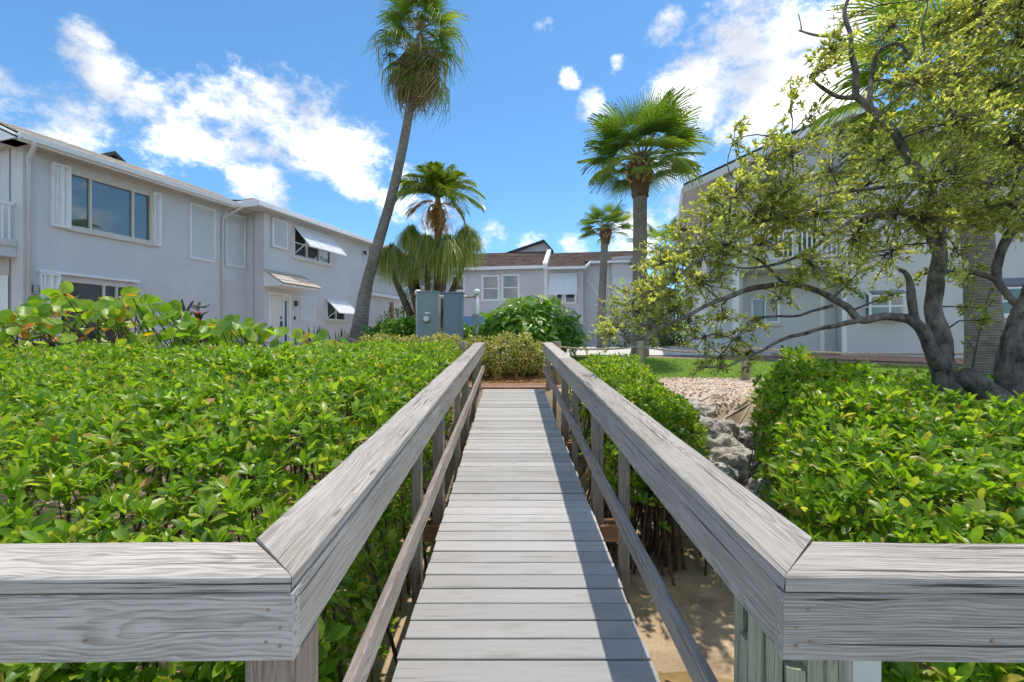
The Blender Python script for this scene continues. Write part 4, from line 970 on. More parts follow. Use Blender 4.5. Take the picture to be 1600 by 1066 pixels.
def car():
    p = P(742, 533, 24)
    T = thing('parked_car', 'dark blue parked car half hidden behind the cabinets and leaves', 'car', (p.x, 24, 1.62), R(4))
    mb = MB()                                            # nose towards the viewer: y is the length, x the width
    prof = [(-2.2,.35),(-2.25,.62),(-2.1,.86),(-1.1,1.02),(-.35,1.58),(.2,1.70),(1.5,1.68),(2.1,1.05),(2.2,.6),(2.1,.32)]
    secs = []
    for (w, k) in ((-.92, .90), (-.80, 1), (.80, 1), (.92, .90)):
        secs.append([(w*(1 if z < 1.1 else .84), y, .32+(z-.32)*(k if z > .9 else 1)) for (y, z) in prof])
    n = len(prof); vs = [v for s in secs for v in s]; fs = []
    for i in range(3):
        for j in range(n): fs.append((i*n+j, i*n+(j+1) % n, (i+1)*n+(j+1) % n, (i+1)*n+j))
    fs += [tuple(range(n-1, -1, -1)), tuple(range(3*n, 4*n))]
    mb.add(vs, fs); mb.build('body', M['car'], T, True, bevel=.04)
    MB().add([(-.74,-1.06,1.06),(.74,-1.06,1.06),(.62,-.42,1.545),(-.62,-.42,1.545)], [(0,1,2,3)]).add([(-.74,-1.07,1.07),(.74,-1.07,1.07),(.62,-.43,1.555),(-.62,-.43,1.555)], [(0,1,2,3)]).build('windscreen', M['carglass'], T)
    for s in (-1, 1):
        MB().add([(s*.93,-.7,1.1),(s*.93,1.4,1.1),(s*.80,1.3,1.52),(s*.80,-.25,1.5)], [(0,1,2,3)]).build('side_window', M['carglass'], T)
        MB().box(s*.75-.2, s*.75+.2, -2.26, -2.2, .62, .78).build('headlight', M['lampglass'], T, bevel=.02)
        MB().box(s*1.02-.1, s*1.02+.1, -.75, -.62, 1.05, 1.2).build('door_mirror', M['car'], T, bevel=.03)
        for y in (-1.4, 1.35):
            w = MB().tube([(s*.70, y, .34), (s*.94, y, .34)], .34, 20).build('wheel', M['tyre'], T, True)
            MB().tube([(s*.93, y, .34), (s*.955, y, .34)], .2, 14).build('rim', M['steel'], w, True)
    MB().box(-.5, .5, -2.28, -2.235, .42, .62).build('grille', M['metal_dark'], T)
    MB().box(-.9, .9, -2.285, -2.2, .36, .41).build('bumper_trim', M['steel'], T)
car()

# ------------------------------------------------------------------ leaves
def leaf_template(w=.42, fold=.10, curl=.08, rows=((.0,.12),(.28,.8),(.58,1.0),(.84,.62))):
    v = []; f = []
    for (x, k) in rows:
        h = w*k/2; z = -curl*(x-.35)**2*2.2
        v += [(x, -h, z+fold*k*.6), (x, 0, z), (x, h, z+fold*k*.6)]
    v.append((1, 0, -curl*.95))
    for i in range(len(rows)-1):
        a = i*3; f += [(a, a+3, a+4, a+1), (a+1, a+4, a+5, a+2)]
    a = (len(rows)-1)*3; t = len(v)-1; f += [(a, t, a+1), (a+1, t, a+2)]
    return v, f
LEAF = leaf_template(); LEAF_LO = leaf_template(.44, .1, .08, ((0, .15), (.5, 1.0)))
LEAF_ROUND = leaf_template(.60, .12, .1, ((0,.2),(.25,.75),(.6,1.0),(.88,.7)))
def unit(a): return a/np.maximum(np.linalg.norm(a, axis=1, keepdims=True), 1e-9)
def whorls(centers, axes, nl, size, up0=.25, up1=1.3, spread=1.0):
    """leaf positions, directions, normals and sizes for rosettes at the given stem tips"""
    n = len(centers); pos = []; dirs = []; ups = []; sc = []
    a = unit(axes); ref = np.where(np.abs(a[:, :1]) < .8, np.array([[1., 0, 0]]), np.array([[0, 1., 0]]))
    e1 = unit(np.cross(a, ref)); e2 = np.cross(a, e1); ph = RNG.uniform(0, 6.28, n)
    for k in range(nl):
        ang = ph+k*2.4+RNG.normal(0, .25, n); lift = np.tan(RNG.uniform(up0, up1, n))*(.55+.9*k/nl)
        r = e1*np.cos(ang)[:, None]+e2*np.sin(ang)[:, None]
        d = unit(r*spread+a*lift[:, None]); u = unit(a-d*np.sum(a*d, 1, keepdims=True)+RNG.normal(0, .22, (n, 3)))
        s = size*RNG.uniform(.5, 1.15, n)*(1.05-.4*k/nl)
        pos.append(centers+a*(RNG.uniform(-.35, .12, n)*size)[:, None]+d*.01); dirs.append(d); ups.append(u); sc.append(s)
    return np.concatenate(pos), np.concatenate(dirs), np.concatenate(ups), np.concatenate(sc)
def stems_mesh(name, tops, lens, lean, rad, parent, mat, nseg=3, sides=4):
    mb = MB()
    for p, l, q in zip(tops, lens, lean):
        p = Vector(p); pts = [p, p+Vector((q[0]*.4*l, q[1]*.4*l, -l*.45)), p+Vector((q[0]*l, q[1]*l, -l))]
        mb.tube(pts, [rad*.6, rad*.9, rad*1.3], sides, False)
    return tag(mb.build(name, mat, parent, True), kind='stuff')
def leaves_thing(name, label, cat, pos, dirs, ups, sc, mat, near_mat=None, near=300, tmpl=LEAF, far=5.5, base=None):
    """a plant: the leaves that show largest are parts of their own, the rest one mass of foliage"""
    T = thing(name, label, cat, base or (0, 0, 0))
    off = np.array(base or (0, 0, 0), float); pos = pos-off
    rot = frames(dirs, ups)
    dist = np.linalg.norm(pos+off-np.array([0, 0, CAMZ]), axis=1)/sc
    w = pos+off; vis = (np.abs(w[:, 0]) < 1.13*w[:, 1]) & (w[:, 2] > CAMZ-.76*w[:, 1])
    order = np.argsort(dist+np.where(vis, 0, 1e6))
    first = order[:near] if near_mat else order[:0]; rest = order[len(first):]
    if near_mat:
        me = MB().add(*tmpl).mesh('leaf', near_mat, True)
        for i in first: link('leaf', me, T, rot4(pos[i], rot[i], sc[i]))
    wd = w[rest][:, 1]; a = rest[wd < far]; b = rest[wd >= far]
    for idx, tp in ((a, tmpl), (b, LEAF_LO)):
        if len(idx): tag(link('foliage', scatter_mesh('foliage', *tp, pos[idx], rot[idx], sc[idx], mat), T), kind='stuff')
    return T
def surf_noise(x, y, s=1.0, o=0): return mnoise.noise(Vector((x*s, y*s, o)))

def thicket(name, label, area, ztop, dens, size, near=300, seed=0, layers=(0, .10, .24, .42), stem_n=700, frac=(1, .75, .55, .4), brown=.028):
    """mangroves: rosettes of leaves on a rolling surface, more of them below it, thin stems down to the mud"""
    xs, ys, zs = [], [], []
    (x0, x1, y0, y1) = area['box']; inside = area['in']
    n = int((x1-x0)*(y1-y0)*dens)
    C = []; A = []; S = []
    for dep, fr in zip(layers, frac):
        for _ in range(int(n*fr)):
            x = RNG.uniform(x0, x1); y = RNG.uniform(y0, y1); e = inside(x, y)
            if e <= 0: continue
            if RNG.random() > min(1, 2.6/max(1, y)**.55): continue        # thin out with distance
            edge = min(1, e/.35)
            gap = surf_noise(x, y, 1.1, seed+5)
            z = ztop(x, y)+surf_noise(x, y, .7, seed+9)*.10*min(1, y/4)+surf_noise(x, y, 1.6, seed)*.13+surf_noise(x, y, 5, seed)*.06-(1-edge)**1.5*.35-dep-RNG.uniform(0, .10)-max(0, -gap-.25)*.5
            C.append((x, y, z)); sp = .25+.5*(1-edge)
            A.append((RNG.normal(0, .3)+sp*0, RNG.normal(0, .3)-.10-(1-edge)*.2, 1)); S.append(0)
    # side faces: rosettes hanging down the edges
    for (ax, ay, bx, by, zl, nx, ny, m) in area.get('sides', []):
        for _ in range(m):
            t = RNG.random(); x = ax+(bx-ax)*t+RNG.normal(0, .06); y = ay+(by-ay)*t+RNG.normal(0, .06)
            zt = ztop(x, y)-.15; z = zt-(zt-zl)*RNG.random()**1.15
            q = RNG.uniform(0, .22); C.append((x-nx*q, y-ny*q, z)); A.append((nx*.8+RNG.normal(0, .3), ny*.8+RNG.normal(0, .3), .75))
    C = np.array(C); A = np.array(A)
    pos, d, u, s = whorls(C, A, 9, size)
    T = leaves_thing(name, label, 'mangrove', pos, d, u, s, M['mangrove'], M['mangrove_o'], near)
    # withered leaves
    k = int(len(C)*brown); idx = RNG.choice(len(C), k, replace=False); p2, d2, u2, s2 = whorls(C[idx]+[0, 0, .01], A[idx], 1, size*.95)
    tag(link('withered_leaves', scatter_mesh('withered_leaves', *LEAF, p2, frames(d2, u2), s2, M['dead']), T), kind='stuff')
    # stalks of the rosettes and main stems
    idx = RNG.choice(len(C), min(stem_n, len(C)), replace=False)
    stems_mesh('stalks', C[idx]-np.array([0, 0, .03]), RNG.uniform(.25, .6, len(idx)), RNG.normal(0, .3, (len(idx), 2)), .0055, T, M['stem'])
    idx = RNG.choice(len(C), min(stem_n//3, len(C)), replace=False)
    tops = C[idx]-np.array([0, 0, .25]); ln = np.array([max(.3, t[2]-terrain(t[0], t[1])+.05) for t in tops])
    stems_mesh('stems', tops, ln, RNG.normal(0, .16, (len(idx), 2)), .012, T, M['stem'], sides=5)
    return T
def interp(tab, v):
    return float(np.interp(v, [a for a, _ in tab], [b for _, b in tab]))
ltab = [(1.2, 1.05), (1.5, 1.16), (1.8, 1.30), (2.3, 1.45), (3.2, 1.66), (4.3, 1.80), (6, 1.88), (9, 1.93), (11, 1.96)]
def left_in(x, y):
    e = -.86-.02*y-x-.05*math.sin(y*3)
    e = min(e, (10.4-3.0*sstep(-2.6, -5.0, x)+.3*math.sin(x*1.3))-y, y-1.36)
    if x < -1.13*y-1.4: return 0
    return e
thicket('mangrove_thicket', 'broad sunlit mangrove thicket filling the ground left of the boardwalk',
        {'box': (-12.5, -.82, 1.36, 10.6), 'in': left_in,
         'sides': [(-.86, 1.5, -.94, 5.0, -.05, 1, 0, 950), (-.96, 5.0, -1.04, 9.0, .5, 1, 0, 330), (-3.4, 1.42, -.75, 1.42, .2, 0, -1, 620)]},
        lambda x, y: interp(ltab, y)-.04*sstep(-2, -6, x), 128, .086, 300, 1, stem_n=600)
rtab = [(1.3, 1.02), (1.8, 1.18), (2.2, 1.30), (3, 1.47), (4.0, 1.68), (5.0, 1.79), (6.2, 1.80)]
redge = [(1.3, 1.2), (1.8, 1.32), (2.2, 1.47), (3.0, 1.80), (4.5, 2.42), (5.5, 2.95), (6.3, 3.4)]
def right_in(x, y):
    e = x-interp(redge, y)-.06*math.sin(y*4)
    e = min(e, 6.1+.25*math.sin(x*1.7)-y, y-1.36)
    if x > 1.13*y+1.4: return 0
    return e
thicket('mangrove_thicket', 'glossy green mangrove thicket at the right, around the foot of the spreading tree',
        {'box': (1.05, 8.4, 1.36, 6.4), 'in': right_in,
         'sides': [(1.3, 1.7, 1.85, 3.0, .3, -1, .3, 230), (1.85, 3.0, 2.65, 4.8, .45, -1, .4, 290), (1.5, 1.42, 3.2, 1.42, .45, 0, -1, 360)]},
        lambda x, y: interp(rtab, y)-.36*sstep(3.3, 4.1, x)*sstep(3.1, 4.0, y)+.12*sstep(5.0, 5.8, y), 140, .088, 300, 20, stem_n=450)
def mid_in(x, y):
    return min(x-.93-.02*y, 8.7-y, y-4.3, (1.62+.10*y+.15*math.sin(y*2.5))-x)
thicket('mangrove_thicket', 'small mangrove clump between the right handrail and the boulders',
        {'box': (.95, 2.7, 4.3, 8.7), 'in': mid_in, 'sides': [(1.0, 4.4, 1.0, 8.6, .3, -1, 0, 160), (1.0, 4.4, 1.75, 4.8, .45, 0, -1, 120), (1.95, 5.0, 2.35, 8.0, .75, 1, -.3, 190)]},
        lambda x, y: interp([(4.3, 1.05), (5, 1.32), (6, 1.55), (7, 1.68), (8.7, 1.78)], y)-.10*sstep(1.5, 2.4, x), 140, .084, 200, 40, stem_n=260)
# bare mangrove shoots standing in the mud beside the boardwalk
mb = MB(); 
SH = thing('mangrove_shoots', 'bare brown mangrove stems rising from the mud under the small clump', 'stems')
for i in range(46):
    x = random.uniform(.95, 1.65); y = random.uniform(4.35, 5.6); h = random.uniform(.7, 1.35); zb = terrain(x, y)-.05
    p = Vector((x, y, zb)); q = p+Vector((random.uniform(-.12, .12), random.uniform(-.1, .1), h))
    MB().tube([p, p.lerp(q, .5)+Vector((random.uniform(-.03, .03), 0, 0)), q], [.014, .011, .008], 6).build('stem', M['stem'], SH, True)

# ------------------------------------------------------------------ sea grape
def disc_leaf(notch=.12):
    v = [(0, 0, 0)]; f = []; n = 14
    for ring, k in ((1, .55), (2, 1.0)):
        for i in range(n):
            a = 2*math.pi*i/n; r = .5*k*(1-.35*notch*math.exp(-((a-math.pi)/.3)**2)*2)
            z = .10*k*k*math.cos(2*a)*.5+.06*k*k*(1 if ring == 2 else .5)+.012*math.sin(5*a)*k
            v.append((.45+r*math.cos(a), r*math.sin(a)*1.08, z))
    v[0] = (.45, 0, 0)
    for i in range(n): j = (i+1) % n; f += [(0, 1+i, 1+j), (1+i, 1+n+i, 1+n+j, 1+j)]
    return v, f
def veinmat():
    m = M['seagrape']; nt = m.node_tree; N = nt.nodes; L = nt.links
    tc = N.new('ShaderNodeTexCoord'); sp = N.new('ShaderNodeSeparateXYZ'); L.new(tc.outputs['Object'], sp.inputs[0])
    ay = mth(N, L, 'ABSOLUTE', sp.outputs['Y'])
    mid = mrange(N, L, ay, .022, .008)
    fr = mth(N, L, 'FRACT', mth(N, L, 'MULTIPLY', mth(N, L, 'SUBTRACT', sp.outputs['X'], mth(N, L, 'MULTIPLY', ay, .7)), 6))
    sd = mrange(N, L, mth(N, L, 'ABSOLUTE', mth(N, L, 'SUBTRACT', fr, .5)), .09, .03)
    vv = mth(N, L, 'MAXIMUM', mid, mth(N, L, 'MULTIPLY', sd, .7))
    B = N['Principled BSDF']; src = B.inputs['Base Color'].links[0].from_socket
    c = mixc(N, L, mth(N, L, 'MULTIPLY', vv, .5), src, (.30, .36, .10)); L.new(c, B.inputs['Base Color'])
veinmat()
def sea_grape():
    T = thing('sea_grape_bush', 'sea grape bush with big round leaves, some orange, before the left house', 'bush', (-6.0, 9.0, 1.1))
    me = MB().add(*disc_leaf()).mesh('leaf', M['seagrape'], True)
    crown = [(-20, 500), (30, 483), (95, 447), (150, 470), (215, 452), (250, 462), (300, 500), (350, 494), (400, 500), (470, 515), (530, 528), (580, 540)]
    n = 0; tips = []; rec = []
    while n < 760:
        px = random.uniform(-60, 560); top = float(np.interp(px, [c[0] for c in crown], [c[1] for c in crown]))
        if px > 400 and random.random() < .65: continue
        dd = random.uniform(7.5, 9.2); t = random.random()**1.7
        py = top+8+t*(575-top)*.95
        p = P(px, py, dd); 
        d = Vector((random.gauss(0, 1), random.gauss(-.3, .7), random.gauss(.1, .4))).normalized()
        u = Vector((random.gauss(0, .5), random.gauss(-.85, .45), random.uniform(.25, 1.0))).normalized()
        s = random.uniform(.14, .25)
        r = frames(np.array([d]), np.array([u]))[0]
        rec.append((p.y/s, p-Vector((-6.0, 9.0, 1.1)), r, s)); tips.append((p, d)); n += 1
    rec.sort(key=lambda q: q[0])
    for _, p, r, s in rec[:300]: link('leaf', me, T, rot4(p, r, s))
    far = rec[300:]
    tag(link('foliage', scatter_mesh('foliage', *disc_leaf(), np.array([tuple(q[1]) for q in far]), np.array([q[2] for q in far]), np.array([q[3] for q in far]), M['seagrape_i']), T), kind='stuff')
    mb = MB()
    for (p, d) in tips:
        if random.random() < .3:
            b = Vector((p.x+random.uniform(-.35, .35), 9.0+random.uniform(-.4, .6), 1.15)); m_ = p.lerp(b, .45)+Vector((random.uniform(-.12, .12), 0, random.uniform(-.1, .12)))
            mb.tube([p-Vector((-6, 9, 1.1)), m_-Vector((-6, 9, 1.1)), b-Vector((-6, 9, 1.1))], [.007, .013, .022], 5, False)
    tag(mb.build('branches', M['bark_twig'], T, True), kind='stuff')
sea_grape()
# pruned frangipani and red bromeliad behind it
FG = thing('pruned_shrub', 'bare pruned branches of a cut back shrub by the grey wall', 'shrub', P(292, 533, 10.6)[:])
mb = MB(); o = P(292, 533, 10.6)
def pt(px, py, d=10.6): return P(px, py, d)-o
for pl in ([(292, 560), (291, 500), (289, 486)], [(290, 492), (270, 482), (259, 484), (256, 492)], [(274, 482), (270, 472)], [(288, 486), (284, 468)], [(290, 490), (298, 476), (302, 470)], [(298, 478), (310, 484), (308, 496)], [(291, 500), (300, 488)], [(264, 483), (259, 478)], [(298, 478), (320, 480), (327, 476)], [(310, 482), (312, 472)]):
    pts = [pt(a, b, 10.6+random.uniform(-.1, .1)) for a, b in pl]; mb.tube(pts, [.03, .026, .022, .02][:len(pts)], 7)
mb.build('branches', M['bark_grey'], FG, True)
BR = thing('bromeliad', 'small red flower spike with grey leaves beside the pruned shrub', 'flower', P(311, 505, 10.2)[:])
for k in range(7):
    a = k*.9; MB().tube([(0,0,0), (math.cos(a)*.08, math.sin(a)*.08, .2), (math.cos(a)*.2, math.sin(a)*.2, .27)], [.02, .015, .003], 5).build('leaf', M['darkleaf'], BR, True)
for z in (.02, .16): MB().tube([(0,-.02,z), (0,-.02,z+.05), (0,-.02,z+.1)], [.03, .065, .02], 8).build('flower', M['red'], BR, True)
# dark sword plants by the front door
def swords(px, dd, top, n, label):
    b = P(px, 533, dd); T = thing('snake_plant', label, 'plant', (b.x, dd, 1.5))
    for i in range(n):
        a = random.uniform(0, 6.28); r = random.uniform(0, .3); h = (top-1.5)*random.uniform(.65, 1.05); x = math.cos(a)*r; y = math.sin(a)*r*.6; l = random.uniform(.05, .2); w = .035
        MB().add([(x-w,y,0),(x+w,y,0),(x+w+l*.4*math.cos(a),y+.02,h*.5),(x-w+l*.4*math.cos(a),y+.02,h*.5),(x+l*math.cos(a),y,h)], [(0,1,2,3),(3,2,4)]).build('leaf', M['snake'], T)
swords(488, 14.6, 2.55, 22, 'dark upright sword leaved plants left of the propped lower shutter')
swords(534, 14.4, 2.45, 16, 'dark upright sword leaved plants right behind the rope post')
swords(573, 15.2, 2.6, 18, 'dark upright sword leaved plants right of the leaning palm trunk')

# ------------------------------------------------------------------ generic leafy masses
def mass(name, label, cat, blobs, n, size, mat, base, tmpl=LEAF_LO, up=(0, -.3, 1), kind=None, shell=.55, group=None):
    """blobs: (x, y, z, rx, ry, rz) ellipsoids filled with leaves, denser near their skin"""
    pos = []; nor = []; tot = sum(b[3]*b[4]+b[3]*b[5]+b[4]*b[5] for b in blobs)
    for b in blobs:
        k = int(n*(b[3]*b[4]+b[3]*b[5]+b[4]*b[5])/tot); d = unit(RNG.normal(0, 1, (k, 3))); r = RNG.uniform(shell, 1.04, k)**.6
        r *= 1+.22*np.sin(d[:, 0]*5+b[0]*3)*np.sin(d[:, 2]*6+b[1]*2)
        pos.append(np.array(b[:3])+d*r[:, None]*np.array(b[3:])); nor.append(d)
    pos = np.concatenate(pos); nor = np.concatenate(nor); keep = pos[:, 2] > base[2]-.1; pos = pos[keep]; nor = nor[keep]; m = len(pos)
    d = unit(nor*.6+RNG.normal(0, .8, (m, 3))+[0, 0, .2]); u = unit(nor+np.array(up)+RNG.normal(0, .5, (m, 3)))
    T = thing(name, label, cat, base, group=group)
    tag(link('foliage', scatter_mesh('foliage', *tmpl, pos-np.array(base), frames(d, u), size*RNG.uniform(.6, 1.25, m), mat), T), kind='stuff')
    return T
def twigs_for(T, blobs, n, base, mat, r=.012):
    mb = MB(); base = Vector(base)
    for _ in range(n):
        b = random.choice(blobs); q = Vector((b[0]+random.uniform(-.7, .7)*b[3], b[1]+random.uniform(-.7, .7)*b[4], b[2]+random.uniform(-.2, .8)*b[5]))
        p = Vector((b[0]+random.uniform(-.25, .25)*b[3], b[1], base.z)); m_ = p.lerp(q, .5)+Vector((random.uniform(-.1, .1), 0, 0))
        mb.tube([p-base, m_-base, q-base], [r, r*.8, r*.4], 5, False)
    tag(mb.build('branches', mat, T, True), kind='stuff')
# variegated hedge in the middle and its yellow low continuation to the left
hb = [(-.75, 11.1, 1.62, .42, .45, .50), (-.25, 11.1, 1.68, .45, .5, .52), (.28, 11.15, 1.66, .42, .45, .52), (.62, 11.2, 1.55, .35, .4, .45), (-1.0, 11.2, 1.5, .3, .4, .42)]
T = mass('variegated_hedge', 'clipped yellow and green variegated hedge straight ahead of the boardwalk', 'hedge', hb, 8500, .075, M['varieg'], (-.1, 11.1, 1.05)); twigs_for(T, hb, 50, (-.1, 11.1, 1.05), M['bark_twig'])
hb = [(-1.35-i*.42, 11.0+.1*math.sin(i), 1.83+.05*math.sin(i*2.1), .36, .42, .30) for i in range(6)]
T = mass('yellow_hedge', 'low bright yellow hedge in front of the two utility cabinets', 'hedge', hb, 9000, .07, M['varieg'], (-2.4, 11.0, 1.2)); twigs_for(T, hb, 40, (-2.4, 11.0, 1.2), M['bark_twig'])
hb = [(-2.4-i*.45, 12.9+.2*math.sin(i*2), 2.05+.18*math.sin(i*1.3), .42, .5, .42) for i in range(4)]
mass('ground_cover', 'leafy green ground cover between the leaning palm and the cabinets', 'plants', hb, 3200, .16, M['cover'], (-3, 12.9, 1.3), LEAF_ROUND)
hb = [(-1.4, 12.9, 2.0, .5, .4, .4), (-.9, 12.6, 2.0, .5, .4, .35)]
mass('ground_cover', 'leafy green plants right of the blue grey cabinet below the car', 'plants', hb, 1800, .13, M['cover'], (-1.1, 12.8, 1.3), LEAF_ROUND)
# planting far behind
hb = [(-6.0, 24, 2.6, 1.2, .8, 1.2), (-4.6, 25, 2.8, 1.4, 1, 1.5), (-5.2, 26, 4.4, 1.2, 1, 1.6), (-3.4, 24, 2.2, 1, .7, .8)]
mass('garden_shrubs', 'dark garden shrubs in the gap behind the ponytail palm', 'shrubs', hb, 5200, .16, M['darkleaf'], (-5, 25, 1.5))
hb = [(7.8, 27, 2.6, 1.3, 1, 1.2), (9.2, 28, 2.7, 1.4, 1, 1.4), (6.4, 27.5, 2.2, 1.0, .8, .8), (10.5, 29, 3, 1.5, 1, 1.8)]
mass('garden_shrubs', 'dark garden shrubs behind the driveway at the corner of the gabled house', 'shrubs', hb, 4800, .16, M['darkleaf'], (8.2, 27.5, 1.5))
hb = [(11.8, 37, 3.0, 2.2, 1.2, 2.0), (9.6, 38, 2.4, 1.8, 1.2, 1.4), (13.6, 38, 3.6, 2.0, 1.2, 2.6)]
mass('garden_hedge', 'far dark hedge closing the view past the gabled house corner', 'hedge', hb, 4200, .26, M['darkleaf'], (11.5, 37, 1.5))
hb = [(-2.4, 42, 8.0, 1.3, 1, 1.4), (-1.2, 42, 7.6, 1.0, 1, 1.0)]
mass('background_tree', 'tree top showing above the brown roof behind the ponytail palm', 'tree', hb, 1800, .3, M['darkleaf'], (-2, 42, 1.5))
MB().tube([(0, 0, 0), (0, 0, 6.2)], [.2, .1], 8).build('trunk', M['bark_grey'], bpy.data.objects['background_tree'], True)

# ------------------------------------------------------------------ split leaf philodendron
def split_leaf(nl=8):
    v = []; f = []; m = 9
    for i in range(m):
        x = i/(m-1); v.append((x*.95, 0, -.25*(x-.2)**2))
    for s in (-1, 1):
        for i in range(nl):
            x = .02+i*.93/nl; w = .42*math.sin(math.pi*(.30+.68*(i+.5)/nl))**.8+.05; a = R(95-62*i/nl)
            bx = x; b0 = len(v); wd = .075
            dx, dy = math.cos(a), math.sin(a)
            zc = lambda q: -.25*(q-.2)**2
            v += [(bx-.03, 0, zc(bx)), (bx+.085, 0, zc(bx)), (bx+dx*w*.55+.062, s*dy*w*.55, zc(bx)+.03), (bx+dx*w*.55-.05, s*dy*w*.55, zc(bx)+.03), (bx+dx*w+.02, s*dy*w, zc(bx)-.06)]
            q = [(b0, b0+1, b0+2, b0+3), (b0+3, b0+2, b0+4)]
            f += q if s > 0 else [tuple(reversed(t)) for t in q]
    v.append((1.12, 0, -.30)); t = len(v)-1; b = len(v); v += [(.9, -.06, -.12), (.9, .06, -.12)]; f.append((b, t, b+1))
    return v, f
def philodendron():
    o = P(828, 533, 13.0); base = Vector((o.x, 13.0, 1.35))
    T = thing('philodendron', 'large bright green split leaf philodendron behind the variegated hedge', 'plant', base)
    me = MB().add(*split_leaf()).mesh('leaf', M['philo'], True); pet = MB()
    for i in range(300):
        a = random.uniform(0, 6.283); el = math.asin(random.uniform(.0, 1.0)); r = random.uniform(.5, 1.05)**.7
        n = Vector((math.cos(a)*math.cos(el), math.sin(a)*math.cos(el)*.8, math.sin(el)))
        c = Vector((n.x*1.5*r, n.y*1.1*r, .5+n.z*1.5*r))
        d = Vector((n.x*.7+random.gauss(0, .45), n.y*.7-.3+random.gauss(0, .35), -.5+random.gauss(0, .3))).normalized(); u = (n+Vector((0, -.6, .5))+Vector((random.gauss(0, .25), random.gauss(0, .25), 0))).normalized()
        rr = frames(np.array([d]), np.array([u]))[0]; s = random.uniform(.28, .46)
        link('leaf', me, T, rot4(c, rr, s)); pet.tube([(n.x*.1, n.y*.1, 0), (c.x*.55, c.y*.55, c.z*.75), tuple(c)], [.02, .014, .008], 5, False)
    tag(pet.build('stalks', M['petiole'], T, True), kind='stuff')
    n = 1500; d = unit(RNG.normal(0, 1, (n, 3))); d[:, 2] = np.abs(d[:, 2]); r = RNG.uniform(.55, .98, n)
    pos = d*r[:, None]*np.array([1.5, 1.1, 1.5])+[0, 0, .4]; dr = unit(d*.6+RNG.normal(0, .7, (n, 3))+[0, -.2, -.4]); up = unit(d+[0, -.4, .6]+RNG.normal(0, .3, (n, 3)))
    tag(link('inner_foliage', scatter_mesh('inner_foliage', *leaf_template(.3, .08, .2), pos, frames(dr, up), RNG.uniform(.18, .36, n), M['cover']), T), kind='stuff')
philodendron()

# ------------------------------------------------------------------ palms
def fan_mesh(name, mats, nseg=34, rad=1.0, droop=.35, pet=1.1, spread=R(118), split=.45, costa=.35, ragged=0.0, seed=0):
    """a fan frond: stalk along +x, then a folded fan whose blades part and droop towards their tips"""
    rnd = random.Random(seed); mb = MB(); pts = []
    for i in range(7): t = i/6; pts.append((pet*t, 0, -.10*t*t*pet))
    mb.tube(pts, [.026*(1-.55*i/6) for i in range(7)], 5, False); nst = len(mb.f)
    ox, oz = pet, -.10*pet; sl = -.25
    for k in range(nseg):
        a = -spread+2*spread*(k+.5)/nseg; da = spread/nseg
        Lr = rad*(.62+.38*math.cos(a*.72))*rnd.uniform(.9, 1.06)
        if rnd.random() < ragged: Lr *= rnd.uniform(.4, .8)
        dr = droop*rnd.uniform(.7, 1.5); prev = None
        for j, t in enumerate((.0, .3, .55, .8, 1.0)):
            r = Lr*t; w = (math.tan(da)*r*.98 if t <= split else math.tan(da)*Lr*split*(1-(t-split)/(1-split))*.95+.0015)
            cx = ox+costa*.3*(1-abs(a)/spread)*t; z = oz+sl*r*math.cos(a)*.4-dr*Lr*max(0, t-.35)**2*1.6+.05*r*abs(math.sin(a))
            c = Vector((cx+math.cos(a)*r*(1-.12*dr*t*t), math.sin(a)*r*(1-.12*dr*t*t), z)); side = Vector((-math.sin(a), math.cos(a), 0))*max(w, .0015)
            b = len(mb.v); mb.v += [tuple(c-side+Vector((0,0,.012*t))), tuple(c+Vector((0,0,-.014*(1 if t > 0 else 0)))), tuple(c+side+Vector((0,0,.012*t)))]
            if prev is not None: mb.f += [(prev, b, b+1, prev+1), (prev+1, b+1, b+2, prev+2)]
            prev = b
    me = mb.mesh(name, None, True)
    for m in mats: me.materials.append(m)
    me.polygons.foreach_set('material_index', [0 if i < nst else 1 for i in range(len(me.polygons))]); return me
GF = [fan_mesh('fan_frond', (M['petiole'], M['fan']), seed=i, droop=.18+.14*i, nseg=36) for i in range(3)]
DF = [fan_mesh('dry_frond', (M['petiole_dead'], M['fan_dead']), seed=9+i, droop=1.2, nseg=22, rad=.9, split=.3, ragged=.5, pet=.9) for i in range(2)]
TF = [fan_mesh('torn_frond', (M['petiole_dead'], M['fan']), seed=19+i, droop=1.4, nseg=26, rad=.85, split=.25, ragged=.35, pet=.9) for i in range(2)]
def place_frond(me, name, T, at, az, el, s, roll=0):
    m = Matrix.Translation(at) @ Matrix.Rotation(az, 4, 'Z') @ Matrix.Rotation(-el, 4, 'Y') @ Matrix.Rotation(roll, 4, 'X') @ Matrix.Scale(s, 4)
    return link(name, me, T, m)
def trunk(T, pts, rad, mat, base, n=14, name='trunk', rough=.03, smooth=4):
    q = smooth_path([tuple(Vector(p)-Vector(base))+(r,) for p, r in zip(pts, rad)], smooth)
    mb = MB(); mb.tube([x[:3] for x in q], [x[3] for x in q], n, True, rough); return mb.build(name, mat, T, True)
